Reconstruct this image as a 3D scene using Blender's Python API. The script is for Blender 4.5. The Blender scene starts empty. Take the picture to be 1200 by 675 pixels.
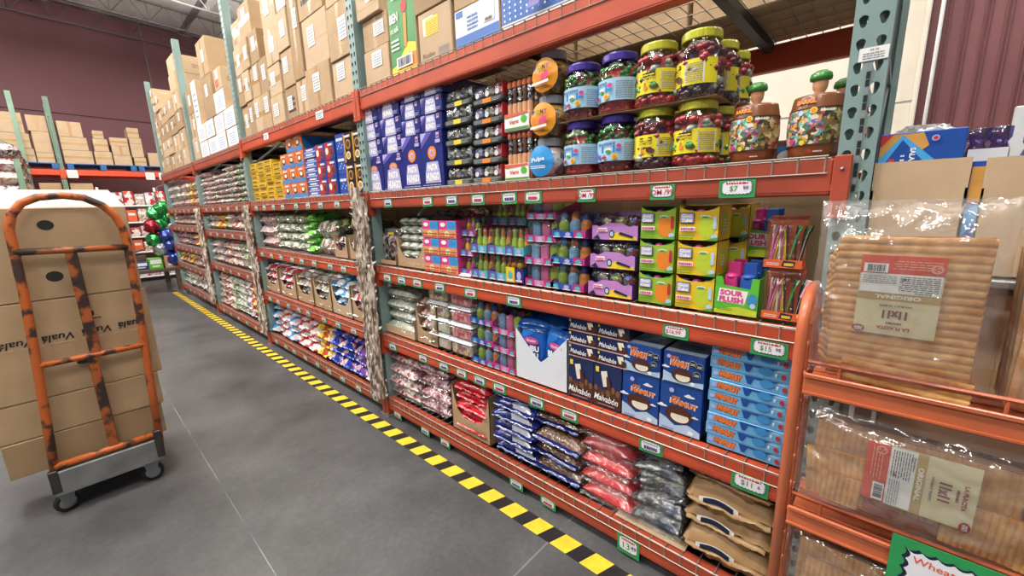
import bpy, math, random
from mathutils import Matrix, Vector, noise

random.seed(11)
PI = math.pi
SC = bpy.context.scene
COL = SC.collection
R90 = -PI / 2

# ------------------------------------------------------------------ materials
MATS = {}
def _nodes(name):
    m = bpy.data.materials.new(name)
    m.use_nodes = True
    nt = m.node_tree
    return m, nt, nt.nodes.get('Principled BSDF'), nt.nodes.get('Material Output')

def lin(c):
    if isinstance(c, str):
        c = c.lstrip('#')
        c = tuple(int(c[i:i + 2], 16) / 255 for i in (0, 2, 4))
    return tuple((x / 12.92 if x <= .04045 else ((x + .055) / 1.055) ** 2.4) for x in c)

def mat(name, col, rough=.5, metal=0., scale=12., amt=.08, bump=0., bscale=60., coat=0., col2=None, stretch=None, thr=None):
    """plain procedural surface: a noise moves the colour a little (or to col2) and may bump it"""
    if name in MATS:
        return MATS[name]
    m, nt, p, out = _nodes(name)
    c = lin(col)
    c2 = lin(col2) if col2 else tuple(x * (1 - amt * 2) for x in c)
    tc = nt.nodes.new('ShaderNodeTexCoord')
    src = tc.outputs['Object']
    if stretch:
        mp = nt.nodes.new('ShaderNodeMapping')
        mp.inputs['Scale'].default_value = stretch
        nt.links.new(src, mp.inputs['Vector'])
        src = mp.outputs['Vector']
    n = nt.nodes.new('ShaderNodeTexNoise')
    n.inputs['Scale'].default_value = scale
    n.inputs['Detail'].default_value = 4
    nt.links.new(src, n.inputs['Vector'])
    r = nt.nodes.new('ShaderNodeValToRGB')
    lo, hi = thr if thr else (.35, .65)
    r.color_ramp.elements[0].position = lo
    r.color_ramp.elements[0].color = (*c2, 1)
    r.color_ramp.elements[1].position = hi
    r.color_ramp.elements[1].color = (*c, 1)
    nt.links.new(n.outputs['Fac'], r.inputs['Fac'])
    nt.links.new(r.outputs['Color'], p.inputs['Base Color'])
    p.inputs['Roughness'].default_value = rough
    p.inputs['Metallic'].default_value = metal
    if coat:
        p.inputs['Coat Weight'].default_value = coat
        p.inputs['Coat Roughness'].default_value = .12
    if bump:
        b = nt.nodes.new('ShaderNodeBump')
        n2 = nt.nodes.new('ShaderNodeTexNoise')
        n2.inputs['Scale'].default_value = bscale
        nt.links.new(src, n2.inputs['Vector'])
        nt.links.new(n2.outputs['Fac'], b.inputs['Height'])
        b.inputs['Strength'].default_value = bump
        b.inputs['Distance'].default_value = .01
        nt.links.new(b.outputs['Normal'], p.inputs['Normal'])
    MATS[name] = m
    return m

def candy(name, cols, scale=45., rough=.28, metal=0., bump=.35, stretch=(1, 1, 1), coat=.35):
    """many small coloured sweets or a busy printed film: cells of a Voronoi pick their colour from a list"""
    if name in MATS:
        return MATS[name]
    m, nt, p, out = _nodes(name)
    tc = nt.nodes.new('ShaderNodeTexCoord')
    mp = nt.nodes.new('ShaderNodeMapping')
    mp.inputs['Scale'].default_value = stretch
    nt.links.new(tc.outputs['Object'], mp.inputs['Vector'])
    nz = nt.nodes.new('ShaderNodeTexNoise')
    nz.inputs['Scale'].default_value = scale * .6
    nt.links.new(mp.outputs['Vector'], nz.inputs['Vector'])
    mx = nt.nodes.new('ShaderNodeMixRGB')
    mx.inputs['Fac'].default_value = .035
    nt.links.new(mp.outputs['Vector'], mx.inputs['Color1'])
    nt.links.new(nz.outputs['Color'], mx.inputs['Color2'])
    v = nt.nodes.new('ShaderNodeTexVoronoi')
    v.inputs['Scale'].default_value = scale
    nt.links.new(mx.outputs['Color'], v.inputs['Vector'])
    sp = nt.nodes.new('ShaderNodeSeparateColor')
    nt.links.new(v.outputs['Color'], sp.inputs['Color'])
    r = nt.nodes.new('ShaderNodeValToRGB')
    r.color_ramp.interpolation = 'CONSTANT'
    el = r.color_ramp.elements
    for i, c in enumerate(cols):
        if i < 2:
            e = el[i]
            e.position = i / len(cols)
        else:
            e = el.new(i / len(cols))
        e.color = (*lin(c), 1)
    nt.links.new(sp.outputs['Red'], r.inputs['Fac'])
    nt.links.new(r.outputs['Color'], p.inputs['Base Color'])
    p.inputs['Roughness'].default_value = rough
    p.inputs['Metallic'].default_value = metal
    p.inputs['Coat Weight'].default_value = coat
    p.inputs['Coat Roughness'].default_value = .1
    b = nt.nodes.new('ShaderNodeBump')
    b.inputs['Strength'].default_value = bump
    b.inputs['Distance'].default_value = .012
    nt.links.new(v.outputs['Distance'], b.inputs['Height'])
    nt.links.new(b.outputs['Normal'], p.inputs['Normal'])
    MATS[name] = m
    return m

def film(name, tint='#ffffff', fac=.1, rough=.1, bump=.5, bscale=25., milk=0.):
    """thin clear plastic: lets light straight through, glints where it creases"""
    if name in MATS:
        return MATS[name]
    m, nt, p, out = _nodes(name)
    nt.nodes.remove(p)
    tr = nt.nodes.new('ShaderNodeBsdfTransparent')
    tr.inputs['Color'].default_value = (*lin(tint), 1)
    gl = nt.nodes.new('ShaderNodeBsdfGlossy')
    gl.inputs['Roughness'].default_value = rough
    gl.inputs['Color'].default_value = (1, 1, 1, 1)
    tc = nt.nodes.new('ShaderNodeTexCoord')
    n = nt.nodes.new('ShaderNodeTexNoise')
    n.inputs['Scale'].default_value = bscale
    n.inputs['Detail'].default_value = 3
    nt.links.new(tc.outputs['Object'], n.inputs['Vector'])
    b = nt.nodes.new('ShaderNodeBump')
    b.inputs['Strength'].default_value = bump
    b.inputs['Distance'].default_value = .02
    nt.links.new(n.outputs['Fac'], b.inputs['Height'])
    nt.links.new(b.outputs['Normal'], gl.inputs['Normal'])
    fr = nt.nodes.new('ShaderNodeLayerWeight')
    fr.inputs['Blend'].default_value = .25
    nt.links.new(b.outputs['Normal'], fr.inputs['Normal'])
    ma = nt.nodes.new('ShaderNodeMath')
    ma.operation = 'MULTIPLY_ADD'
    ma.inputs[1].default_value = .45
    ma.inputs[2].default_value = fac
    ma.use_clamp = True
    nt.links.new(fr.outputs['Fresnel'], ma.inputs[0])
    mix = nt.nodes.new('ShaderNodeMixShader')
    nt.links.new(ma.outputs[0], mix.inputs['Fac'])
    base = tr.outputs[0]
    if milk:
        df = nt.nodes.new('ShaderNodeBsdfDiffuse')
        df.inputs['Color'].default_value = (.9, .9, .9, 1)
        m2 = nt.nodes.new('ShaderNodeMixShader')
        m2.inputs['Fac'].default_value = milk
        nt.links.new(tr.outputs[0], m2.inputs[1])
        nt.links.new(df.outputs[0], m2.inputs[2])
        base = m2.outputs[0]
    nt.links.new(base, mix.inputs[1])
    nt.links.new(gl.outputs[0], mix.inputs[2])
    nt.links.new(mix.outputs[0], out.inputs['Surface'])
    MATS[name] = m
    return m

def floor_material():
    m, nt, p, out = _nodes('polished_concrete')
    tc = nt.nodes.new('ShaderNodeTexCoord')
    n = nt.nodes.new('ShaderNodeTexNoise'); n.inputs['Scale'].default_value = 1.6; n.inputs['Detail'].default_value = 8; n.inputs['Roughness'].default_value = .65
    nt.links.new(tc.outputs['Object'], n.inputs['Vector'])
    r = nt.nodes.new('ShaderNodeValToRGB')
    r.color_ramp.elements[0].position = .3; r.color_ramp.elements[0].color = (*lin('#3d3f43'), 1)
    r.color_ramp.elements[1].position = .72; r.color_ramp.elements[1].color = (*lin('#5f6267'), 1)
    nt.links.new(n.outputs['Fac'], r.inputs['Fac'])
    n2 = nt.nodes.new('ShaderNodeTexNoise'); n2.inputs['Scale'].default_value = 40; n2.inputs['Detail'].default_value = 5
    nt.links.new(tc.outputs['Object'], n2.inputs['Vector'])
    mx = nt.nodes.new('ShaderNodeMixRGB'); mx.blend_type = 'OVERLAY'; mx.inputs['Fac'].default_value = .35
    nt.links.new(r.outputs['Color'], mx.inputs['Color1']); nt.links.new(n2.outputs['Color'], mx.inputs['Color2'])
    hs = nt.nodes.new('ShaderNodeHueSaturation'); hs.inputs['Saturation'].default_value = .25
    nt.links.new(mx.outputs['Color'], hs.inputs['Color'])
    nt.links.new(hs.outputs['Color'], p.inputs['Base Color'])
    rr = nt.nodes.new('ShaderNodeMapRange'); rr.inputs['To Min'].default_value = .22; rr.inputs['To Max'].default_value = .42
    nt.links.new(n.outputs['Fac'], rr.inputs['Value']); nt.links.new(rr.outputs[0], p.inputs['Roughness'])
    b = nt.nodes.new('ShaderNodeBump'); b.inputs['Strength'].default_value = .06
    nt.links.new(n2.outputs['Fac'], b.inputs['Height']); nt.links.new(b.outputs['Normal'], p.inputs['Normal'])
    return m

def wafer_material():
    m, nt, p, out = _nodes('puffed_wheat')
    tc = nt.nodes.new('ShaderNodeTexCoord')
    mp = nt.nodes.new('ShaderNodeMapping'); mp.inputs['Scale'].default_value = (34, 34, 34)
    nt.links.new(tc.outputs['Object'], mp.inputs['Vector'])
    n = nt.nodes.new('ShaderNodeTexNoise'); n.inputs['Scale'].default_value = 1; n.inputs['Detail'].default_value = 6
    nt.links.new(mp.outputs['Vector'], n.inputs['Vector'])
    r = nt.nodes.new('ShaderNodeValToRGB')
    r.color_ramp.elements[0].position = .3; r.color_ramp.elements[0].color = (*lin('#bd7c38'), 1)
    r.color_ramp.elements[1].position = .7; r.color_ramp.elements[1].color = (*lin('#e6b371'), 1)
    nt.links.new(n.outputs['Fac'], r.inputs['Fac']); nt.links.new(r.outputs['Color'], p.inputs['Base Color'])
    p.inputs['Roughness'].default_value = .6
    n2 = nt.nodes.new('ShaderNodeTexNoise'); n2.inputs['Scale'].default_value = 160
    nt.links.new(tc.outputs['Object'], n2.inputs['Vector'])
    b = nt.nodes.new('ShaderNodeBump'); b.inputs['Strength'].default_value = .25; b.inputs['Distance'].default_value = .004
    nt.links.new(n2.outputs['Fac'], b.inputs['Height']); nt.links.new(b.outputs['Normal'], p.inputs['Normal'])
    p.inputs['Subsurface Weight'].default_value = .05
    return m

def rust_paint(name, paint, worn, thr=(.38, .47), scale=9):
    return mat(name, paint, .45, 0, scale, bump=.15, bscale=40, col2=worn, stretch=(1, 1, 1.0), thr=thr)

M_beam = mat('orange_beam_paint', '#c85233', .42, 0, 5, .1, bump=.05, bscale=30)
M_beam_worn = mat('weathered_beam_paint', '#b04a33', .5, 0, 4, .12, bump=.06, bscale=30)
M_post = mat('grey_green_post_paint', '#869f9c', .45, 0, 6, .06)
M_postg = mat('green_post_paint', '#7d9a85', .5, 0, 6, .08)
M_wire = mat('galvanised_wire', '#b3ada3', .4, .5, 30, .08)
M_channel = mat('dark_steel_channel', '#3c3d40', .5, .6, 20, .08)
M_steel = mat('worn_steel', '#a6aaac', .35, .7, 15, .12)
M_tagg = mat('green_tag_card', '#2f9d57', .6, 0, 20, .04)
M_tagw = mat('white_tag_paper', '#f1eff6', .6, 0, 20, .02)
M_ink = mat('black_ink', '#151518', .6)
M_navyink = mat('navy_ink', '#15203c', .6)
M_red = mat('red_ink', '#c42d34', .5)
M_orangeink = mat('orange_marker', '#e8603a', .6)
M_white = mat('white_print', '#f4f4f4', .45, amt=.02)
M_grey = mat('grey_print', '#8c8f96', .5, amt=.02)
M_card = mat('cardboard', '#b89a76', .75, 0, 7, .06, bump=.06, bscale=200)
M_card2 = mat('pale_cardboard', '#c6ab8a', .75, 0, 7, .06, bump=.06, bscale=200)
M_card3 = mat('brown_cardboard', '#a58865', .75, 0, 7, .06, bump=.06, bscale=200)
M_tape = mat('packing_tape', '#bd9868', .25, 0, 9, .03, coat=.5)
M_film = film('clear_film', fac=.05, rough=.08, bump=.6, bscale=18)
M_film2 = film('crinkled_film', fac=.055, rough=.1, bump=.9, bscale=35)
M_jarfilm = film('clear_jar_plastic', fac=.06, rough=.05, bump=.1, bscale=20)

# ------------------------------------------------------------------ mesh builder
_txt = {}
def text_geo(s, bold=0.):
    k = (s, bold)
    if k in _txt:
        return _txt[k]
    cu = bpy.data.curves.new('lettering', 'FONT')
    cu.body = s
    cu.align_x = 'CENTER'
    cu.resolution_u = 2
    cu.offset = bold
    ob = bpy.data.objects.new('lettering', cu)
    COL.objects.link(ob)
    dg = bpy.context.evaluated_depsgraph_get()
    me = bpy.data.meshes.new_from_object(ob.evaluated_get(dg))
    vs = [(v.co.x, v.co.y) for v in me.vertices]
    fs = [tuple(p.vertices) for p in me.polygons]
    bpy.data.objects.remove(ob)
    bpy.data.curves.remove(cu)
    bpy.data.meshes.remove(me)
    if vs:
        x0 = min(v[0] for v in vs); x1 = max(v[0] for v in vs)
        y0 = min(v[1] for v in vs); y1 = max(v[1] for v in vs)
        h = (y1 - y0) or 1
        vs = [((x - (x0 + x1) / 2) / h, (y - (y0 + y1) / 2) / h) for x, y in vs]
        asp = (x1 - x0) / h
    else:
        asp = 1
    _txt[k] = (vs, fs, asp)
    return _txt[k]

class MB:
    def __init__(s):
        s.v, s.f, s.mi, s.sm, s.mats = [], [], [], [], []
    def idx(s, m):
        if m not in s.mats:
            s.mats.append(m)
        return s.mats.index(m)
    def add(s, vs, fs, m, M=None, smooth=False):
        o = len(s.v)
        if M is not None:
            vs = [M @ Vector(v) for v in vs]
        s.v += [tuple(v) for v in vs]
        k = s.idx(m)
        for f in fs:
            s.f.append(tuple(i + o for i in f)); s.mi.append(k); s.sm.append(smooth)
        return s
    def box(s, x0, x1, y0, y1, z0, z1, m, ch=0., M=None):
        c = Vector(((x0 + x1) / 2, (y0 + y1) / 2, (z0 + z1) / 2))
        h = Vector((abs(x1 - x0) / 2, abs(y1 - y0) / 2, abs(z1 - z0) / 2))
        if ch <= 0:
            vs = [(c.x + a * h.x, c.y + b * h.y, c.z + d * h.z) for a in (-1, 1) for b in (-1, 1) for d in (-1, 1)]
            return s.add(vs, [(0, 1, 3, 2), (4, 6, 7, 5), (0, 4, 5, 1), (2, 3, 7, 6), (0, 2, 6, 4), (1, 5, 7, 3)], m, M)
        ch = min(ch, min(h) * .9)
        vs, ix = [], {}
        sg = (-1, 1)
        for a in sg:
            for b in sg:
                for d in sg:
                    for ax in range(3):
                        q = [a * (h.x - ch), b * (h.y - ch), d * (h.z - ch)]
                        q[ax] = (a, b, d)[ax] * h[ax]
                        ix[(a, b, d, ax)] = len(vs)
                        vs.append((c.x + q[0], c.y + q[1], c.z + q[2]))
        fs = []
        for ax in range(3):
            for sgn in sg:
                ring = []
                for (p, q) in ((-1, -1), (1, -1), (1, 1), (-1, 1)):
                    t = [0, 0, 0]; t[ax] = sgn; o = [i for i in range(3) if i != ax]; t[o[0]] = p; t[o[1]] = q
                    ring.append(ix[(*t, ax)])
                fs.append(ring)
            o = [i for i in range(3) if i != ax]
            for p in sg:
                for q in sg:
                    t1 = [0, 0, 0]; t1[o[0]] = p; t1[o[1]] = q
                    t2 = list(t1); t1[ax] = -1; t2[ax] = 1
                    fs.append([ix[(*t1, o[0])], ix[(*t2, o[0])], ix[(*t2, o[1])], ix[(*t1, o[1])]])
        for a in sg:
            for b in sg:
                for d in sg:
                    fs.append([ix[(a, b, d, 0)], ix[(a, b, d, 1)], ix[(a, b, d, 2)]])
        out = []
        for f in fs:
            P = [Vector(vs[i]) for i in f]
            n = (P[1] - P[0]).cross(P[2] - P[0])
            g = sum(P, Vector()) / len(P) - c
            out.append(tuple(f) if n.dot(g) > 0 else tuple(reversed(f)))
        return s.add(vs, out, m, M)
    def tube(s, pts, r, m, n=8, cap=True):
        P = [Vector(p) for p in pts]
        vs, fs = [], []
        up = None
        for i, p in enumerate(P):
            t = (P[min(i + 1, len(P) - 1)] - P[max(i - 1, 0)]).normalized()
            if up is None:
                up = Vector((0, 0, 1)) if abs(t.z) < .9 else Vector((1, 0, 0))
            a = t.cross(up).normalized()
            b = a.cross(t).normalized()
            up = b
            rr = r[i] if isinstance(r, (list, tuple)) else r
            for k in range(n):
                an = 2 * PI * k / n
                vs.append(p + a * (math.cos(an) * rr) + b * (math.sin(an) * rr))
        for i in range(len(P) - 1):
            for k in range(n):
                fs.append((i * n + k, i * n + (k + 1) % n, (i + 1) * n + (k + 1) % n, (i + 1) * n + k))
        if cap:
            fs.append(tuple(reversed(range(n)))); fs.append(tuple(range((len(P) - 1) * n, len(P) * n)))
        return s.add(vs, fs, m, None, n > 6)
    def wire(s, a, b, r, m):
        return s.tube([a, b], r, m, 4, False)
    def lathe(s, prof, m, n=24, M=None, smooth=True, a0=0., a1=2 * PI, wob=None):
        full = abs(a1 - a0 - 2 * PI) < 1e-6
        k = n if full else n + 1
        vs, fs = [], []
        for (r, z) in prof:
            for i in range(k):
                a = a0 + (a1 - a0) * i / n
                rr = r * (wob(a, z) if wob else 1)
                vs.append((rr * math.cos(a), rr * math.sin(a), z))
        for j in range(len(prof) - 1):
            for i in range(n):
                i2 = (i + 1) % k if full else i + 1
                fs.append((j * k + i, j * k + i2, (j + 1) * k + i2, (j + 1) * k + i))
        return s.add(vs, fs, m, M, smooth)
    def blob(s, c, r, m, seg=8, rings=5, sq=(1, 1, 1), jit=0.):
        vs = [(c[0], c[1], c[2] - r * sq[2])]
        for j in range(1, rings):
            t = PI * j / rings
            for i in range(seg):
                a = 2 * PI * i / seg
                q = r * (1 + jit * (random.random() - .5))
                vs.append((c[0] + q * sq[0] * math.sin(t) * math.cos(a), c[1] + q * sq[1] * math.sin(t) * math.sin(a), c[2] - q * sq[2] * math.cos(t)))
        vs.append((c[0], c[1], c[2] + r * sq[2]))
        fs = [(0, 1 + (i + 1) % seg, 1 + i) for i in range(seg)]
        for j in range(rings - 2):
            for i in range(seg):
                a = 1 + j * seg + i; b = 1 + j * seg + (i + 1) % seg
                fs.append((a, b, b + seg, a + seg))
        L = len(vs) - 1
        fs += [(L, 1 + (rings - 2) * seg + i, 1 + (rings - 2) * seg + (i + 1) % seg) for i in range(seg)]
        return s.add(vs, fs, m, None, True)
    def grid(s, nu, nv, fn, m, smooth=True, closed=False):
        vs = [fn(i / (nu - 1), j / (nv - 1)) for j in range(nv) for i in range(nu)]
        fs = [(j * nu + i, j * nu + i + 1, (j + 1) * nu + i + 1, (j + 1) * nu + i) for j in range(nv - 1) for i in range(nu - 1)]
        return s.add(vs, fs, m, None, smooth)
    def build(s, name, parent=None):
        me = bpy.data.meshes.new(name)
        me.from_pydata(s.v, [], s.f)
        for m in s.mats:
            me.materials.append(m)
        me.polygons.foreach_set('material_index', s.mi)
        me.polygons.foreach_set('use_smooth', s.sm)
        me.update()
        o = bpy.data.objects.new(name, me)
        COL.objects.link(o)
        if parent:
            o.parent = parent
        return o

class Face:
    """draws flat print on a planar face: M takes (u, v, lift) to the object's space"""
    def __init__(s, mb, M, eps=.0006):
        s.mb, s.M, s.k, s.eps = mb, M, 0, eps
    def lay(s, pts, fs, m):
        s.k += 1
        z = s.k * s.eps
        s.mb.add([s.M @ Vector((p[0], p[1], z)) for p in pts], fs, m)
    def rect(s, x0, y0, x1, y1, m):
        s.lay([(x0, y0), (x1, y0), (x1, y1), (x0, y1)], [(0, 1, 2, 3)], m)
    def poly(s, pts, m):
        s.lay(pts, [tuple(range(len(pts)))], m)
    def ell(s, cx, cy, rx, ry, m, n=18, rot=0):
        s.poly([(cx + rx * math.cos(a) * math.cos(rot) - ry * math.sin(a) * math.sin(rot), cy + rx * math.cos(a) * math.sin(rot) + ry * math.sin(a) * math.cos(rot)) for a in [2 * PI * i / n for i in range(n)]], m)
    def text(s, t, cx, cy, h, m, w=None, rot=0, bold=.0, shear=0.):
        vs, fs, asp = text_geo(t, bold)
        sx = (w / asp) if w else h
        ca, sa = math.cos(rot), math.sin(rot)
        P = []
        for x, y in vs:
            x, y = x * sx + shear * y * h, y * h
            P.append((cx + x * ca - y * sa, cy + x * sa + y * ca))
        s.lay(P, fs, m)
    def logo(s, t, cx, cy, h, m, m2, w=None, rot=0, bold=.03, shear=0., out=.09):
        s.text(t, cx, cy, h * 1.16, m2, (w * 1.07 if w else None), rot, out, shear)
        s.text(t, cx, cy, h, m, w, rot, bold, shear)
    def lines(s, x0, y0, x1, y1, n, m, seed=0, fill=.45):
        """rows of print too small to read"""
        rnd = random.Random(seed)
        st = (y1 - y0) / n
        pts, fs = [], []
        for i in range(n):
            x = x0
            while x < x1 - (x1 - x0) * .04:
                L = min((x1 - x0) * rnd.uniform(.06, .2), x1 - x)
                y = y0 + st * i
                o = len(pts)
                pts += [(x, y), (x + L, y), (x + L, y + st * fill), (x, y + st * fill)]
                fs.append((o, o + 1, o + 2, o + 3))
                x += L + (x1 - x0) * .03
        s.lay(pts, fs, m)
    def bars(s, x0, y0, x1, y1, m, n=22, seed=3):
        rnd = random.Random(seed)
        pts, fs = [], []
        x = x0
        u = (x1 - x0) / (n * 2)
        while x < x1 - u:
            L = u * rnd.choice((.6, 1, 1.6))
            o = len(pts)
            pts += [(x, y0), (x + L, y0), (x + L, y1), (x, y1)]
            fs.append((o, o + 1, o + 2, o + 3))
            x += L + u * rnd.choice((.6, 1, 1.4))
        s.lay(pts, fs, m)

def front(mb, w=0, h=0, y=0.):
    """(u right, v up) on the side the aisle looks at"""
    return Face(mb, Matrix(((1, 0, 0, 0), (0, 0, -1, y), (0, 1, 0, 0), (0, 0, 0, 1))))
def rside(mb, w):
    return Face(mb, Matrix(((0, 0, 1, w / 2), (1, 0, 0, 0), (0, 1, 0, 0), (0, 0, 0, 1))))
def topf(mb, h):
    return Face(mb, Matrix(((1, 0, 0, 0), (0, 1, 0, 0), (0, 0, 1, h), (0, 0, 0, 1))))

# ------------------------------------------------------------------ objects
def empty(name, loc=(0, 0, 0), rz=0):
    o = bpy.data.objects.new(name, None)
    o.empty_display_size = .05
    COL.objects.link(o)
    o.location = loc
    o.rotation_euler = (0, 0, rz)
    return o
def tag(o, label, cat, group=None, kind=None):
    o['label'] = label
    o['category'] = cat
    if group:
        o['group'] = group
    if kind:
        o['kind'] = kind
    return o
def struct(o):
    o['kind'] = 'structure'
    return o
def copy_tree(o, parent=None):
    c = o.copy()
    COL.objects.link(c)
    if parent:
        c.parent = parent
    for ch in list(o.children):
        copy_tree(ch, c)
    return c

class Kind:
    """one built example, then copies of it and of its parts"""
    def __init__(s, fn, *a, **k):
        s.fn, s.a, s.k, s.p, s.n = fn, a, k, None, 0
    def at(s, x, y, z, label, cat, group=None, rz=R90, rx=0., ry=0.):
        if s.p is None:
            s.p = s.fn(*s.a, **s.k)
            o = s.p
        else:
            o = copy_tree(s.p)
        s.n += 1
        o.location = (x, y, z)
        o.rotation_euler = (rx, ry, rz)
        for q in ('group',):
            if q in o.keys():
                del o[q]
        return tag(o, label, cat, group)

ORD = ['first', 'second', 'third', 'fourth', 'fifth', 'sixth', 'seventh', 'eighth', 'ninth', 'tenth', 'eleventh', 'twelfth', 'thirteenth', 'fourteenth', 'fifteenth', 'sixteenth']
def rows(i, n):
    if n == 1: return 'only one'
    if i == 0: return 'bottom one'
    if i == n - 1: return 'top one'
    return ORD[i] + ' from bottom'
def cols(i, n):
    if n == 1: return ''
    if n == 2: return ('left', 'right')[i]
    if i == 0: return 'leftmost'
    if i == n - 1: return 'rightmost'
    return ORD[i] + ' from left'

# ------------------------------------------------------------------ the room
XF = 1.41                       # aisle face of the long rack
POSTS = [.09, 2.60, 5.09, 7.36, 9.95]
DECK = {1: 2.225, 2: 1.60, 3: 1.118, 4: .635, 5: .15}
ROOF = 6.34
def skew(o, y):          # the far wall stands a little out of square with the aisle
    a = .12; o.rotation_euler = (0, 0, a); o.location = (y * math.sin(a), y - y * math.cos(a), 0); return o

mb = MB(); mb.box(-7, 6.2, -4, 15.6, -.2, 0, floor_material()); struct(mb.build('floor'))
M_maroon = mat('maroon_wall_paint', '#80525b', .6, 0, .7, .06, bump=.03, bscale=60)
M_white_wall = mat('cream_wall_panel', '#e6dfd0', .7, 0, 2, .03)
M_maroon2 = mat('maroon_corrugated_steel', '#7b4a4c', .5, 0, 1.5, .05)
mb = MB(); mb.box(-7, 6.2, 14.6, 14.8, 0, ROOF + .4, M_maroon); mb.box(-7, 6.2, 14.585, 14.6, 3.86, 3.875, M_ink); skew(struct(mb.build('wall_back')), 14.6)
mb = MB()
mb.box(6, 6.2, -.02, 14.6, 0, ROOF + .4, M_white_wall)
for z in (1.2, 2.4, 3.6, 4.8): mb.box(5.994, 6, -.02, 14.6, z - .006, z + .006, M_grey)
mb.box(6, 6.2, -4, -.02, 0, ROOF + .4, M_maroon2)
y = -.14
while y > -3.9:                 # ribs of the corrugated panel
    mb.box(5.985, 6, y - .014, y, 0, ROOF, M_maroon2, .005); y -= .03
    mb.box(5.985, 6, y - .014, y, 0, ROOF, M_maroon2, .005); y -= .10
mb.tube([(5.9, -.115, 0), (5.9, -.115, ROOF)], .016, M_white, 8)
mb.box(5.9, 6, -.04, 0, 0, ROOF, M_white_wall, .01)
struct(mb.build('wall_right'))
M_quilt = mat('white_roof_insulation', '#dcdad8', .6, 0, 3, .05, bump=.25, bscale=9)
mb = MB()
def quilt(u, v):
    x = -7 + 13.2 * u; y = -4 + 19.8 * v
    return (x, y, ROOF + .02 - .10 * abs(math.sin(x * PI / .9)) ** .7 * (.6 + .4 * abs(math.sin(y * PI / 1.5))) + .03 * noise.noise((x * 2, y * 2, 0)))
mb.grid(150, 80, quilt, M_quilt)
struct(mb.build('ceiling'))
M_truss = mat('grey_truss_paint', '#6f6a6c', .5, .2, 8, .06)
for k, y in enumerate((14.35, 12.9, 11.3, 9.6, 7.8)):
    mb = MB()
    zt, zb = ROOF - .09, 5.84
    mb.box(-7, 6, y - .025, y + .025, zt - .016, zt + .016, M_truss)
    mb.box(-7, 6, y - .025, y + .025, zb - .014, zb + .014, M_truss)
    x = -6.6 + .2 * k
    while x < 5.6:
        mb.wire((x, y, zb), (x + .33, y, zt), .009, M_truss); mb.wire((x + .33, y, zt), (x + .66, y, zb), .009, M_truss)
        mb.wire((x + .66, y, zb), (x + .66, y, zt), .008, M_truss)
        x += .66
    skew(struct(mb.build('trim_%d' % (k + 1))), y)
for k, x in enumerate((.4, 3.03)):
    mb = MB(); mb.box(x - .04, x + .04, -4, 14.5, ROOF - .19, ROOF - .08, M_truss); struct(mb.build('trim_%d' % (k + 6)))
mb = MB(); mb.tube([(2.15, 14.0, 4.0), (2.1, 14.0, 6.1)], .012, M_truss, 6); struct(mb.build('trim_8'))
# floor joints and the painted edge line
M_joint = mat('pale_joint_filler', '#8f9194', .6, 0, 3, .2, col2='#5a5c60', thr=(.4, .6))
mb = MB()
mb.box(.363, .367, -2, 14, .0002, .0008, M_joint); mb.box(-3, 1.6, .975, .983, .0002, .0008, M_joint); struct(mb.build('trim_9'))
M_yel = mat('yellow_tape', '#f0d23c', .45, 0, 18, .08)
M_blk = mat('black_tape', '#26262a', .45, 0, 18, .06)
def floor_tape(x0, x1, y0, y1, lab):
    mb = MB()
    mb.box(x0, x1, y0, y1, .0004, .0012, M_blk)
    y = y0 + .02; sl = -.03; pts = []; fs = []
    while y < y1 - .1:
        o = len(pts); pts += [(x0, y, .0016), (x1, y + sl, .0016), (x1, y + .088 + sl, .0016), (x0, y + .088, .0016)]; fs.append((o, o + 1, o + 2, o + 3)); y += .158
    mb.add(pts, fs, M_yel)
    tag(mb.build('floor_tape'), lab, 'tape')
floor_tape(1.245, 1.335, -.4, 10.3, 'long black and yellow hazard tape on floor along the long candy rack')
floor_tape(-.62, -.53, 3.9, 9.0, 'black and yellow hazard tape on floor left of the loaded hand cart')

# ------------------------------------------------------------------ pallet rack
def perforated(w, h, m, rows_z, cols_u, sc=1.):
    """a flat sheet with real keyhole openings, extruded"""
    cu = bpy.data.curves.new('sheet', 'CURVE'); cu.dimensions = '2D'; cu.fill_mode = 'BOTH'; cu.extrude = .0015
    def sp(pts):
        s = cu.splines.new('POLY'); s.points.add(len(pts) - 1); s.use_cyclic_u = True
        for p, q in zip(s.points, pts): p.co = (q[0], q[1], 0, 1)
    sp([(-w / 2, 0), (w / 2, 0), (w / 2, h), (-w / 2, h)])
    for u in cols_u:
        for z in rows_z:
            pts = []
            for i in range(9):
                a = -.12 * PI + 1.24 * PI * i / 8
                pts.append((u + .0095 * sc * math.cos(a), z + .0095 * sc * math.sin(a)))
            pts += [(u - .0045 * sc, z - .016 * sc), (u, z - .019 * sc), (u + .0045 * sc, z - .016 * sc)]
            sp(pts)
    ob = bpy.data.objects.new('sheet', cu); COL.objects.link(ob)
    dg = bpy.context.evaluated_depsgraph_get()
    me = bpy.data.meshes.new_from_object(ob.evaluated_get(dg))
    r = [tuple(v.co) for v in me.vertices], [tuple(p.vertices) for p in me.polygons]
    bpy.data.objects.remove(ob); bpy.data.curves.remove(cu); bpy.data.meshes.remove(me)
    return r

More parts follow.
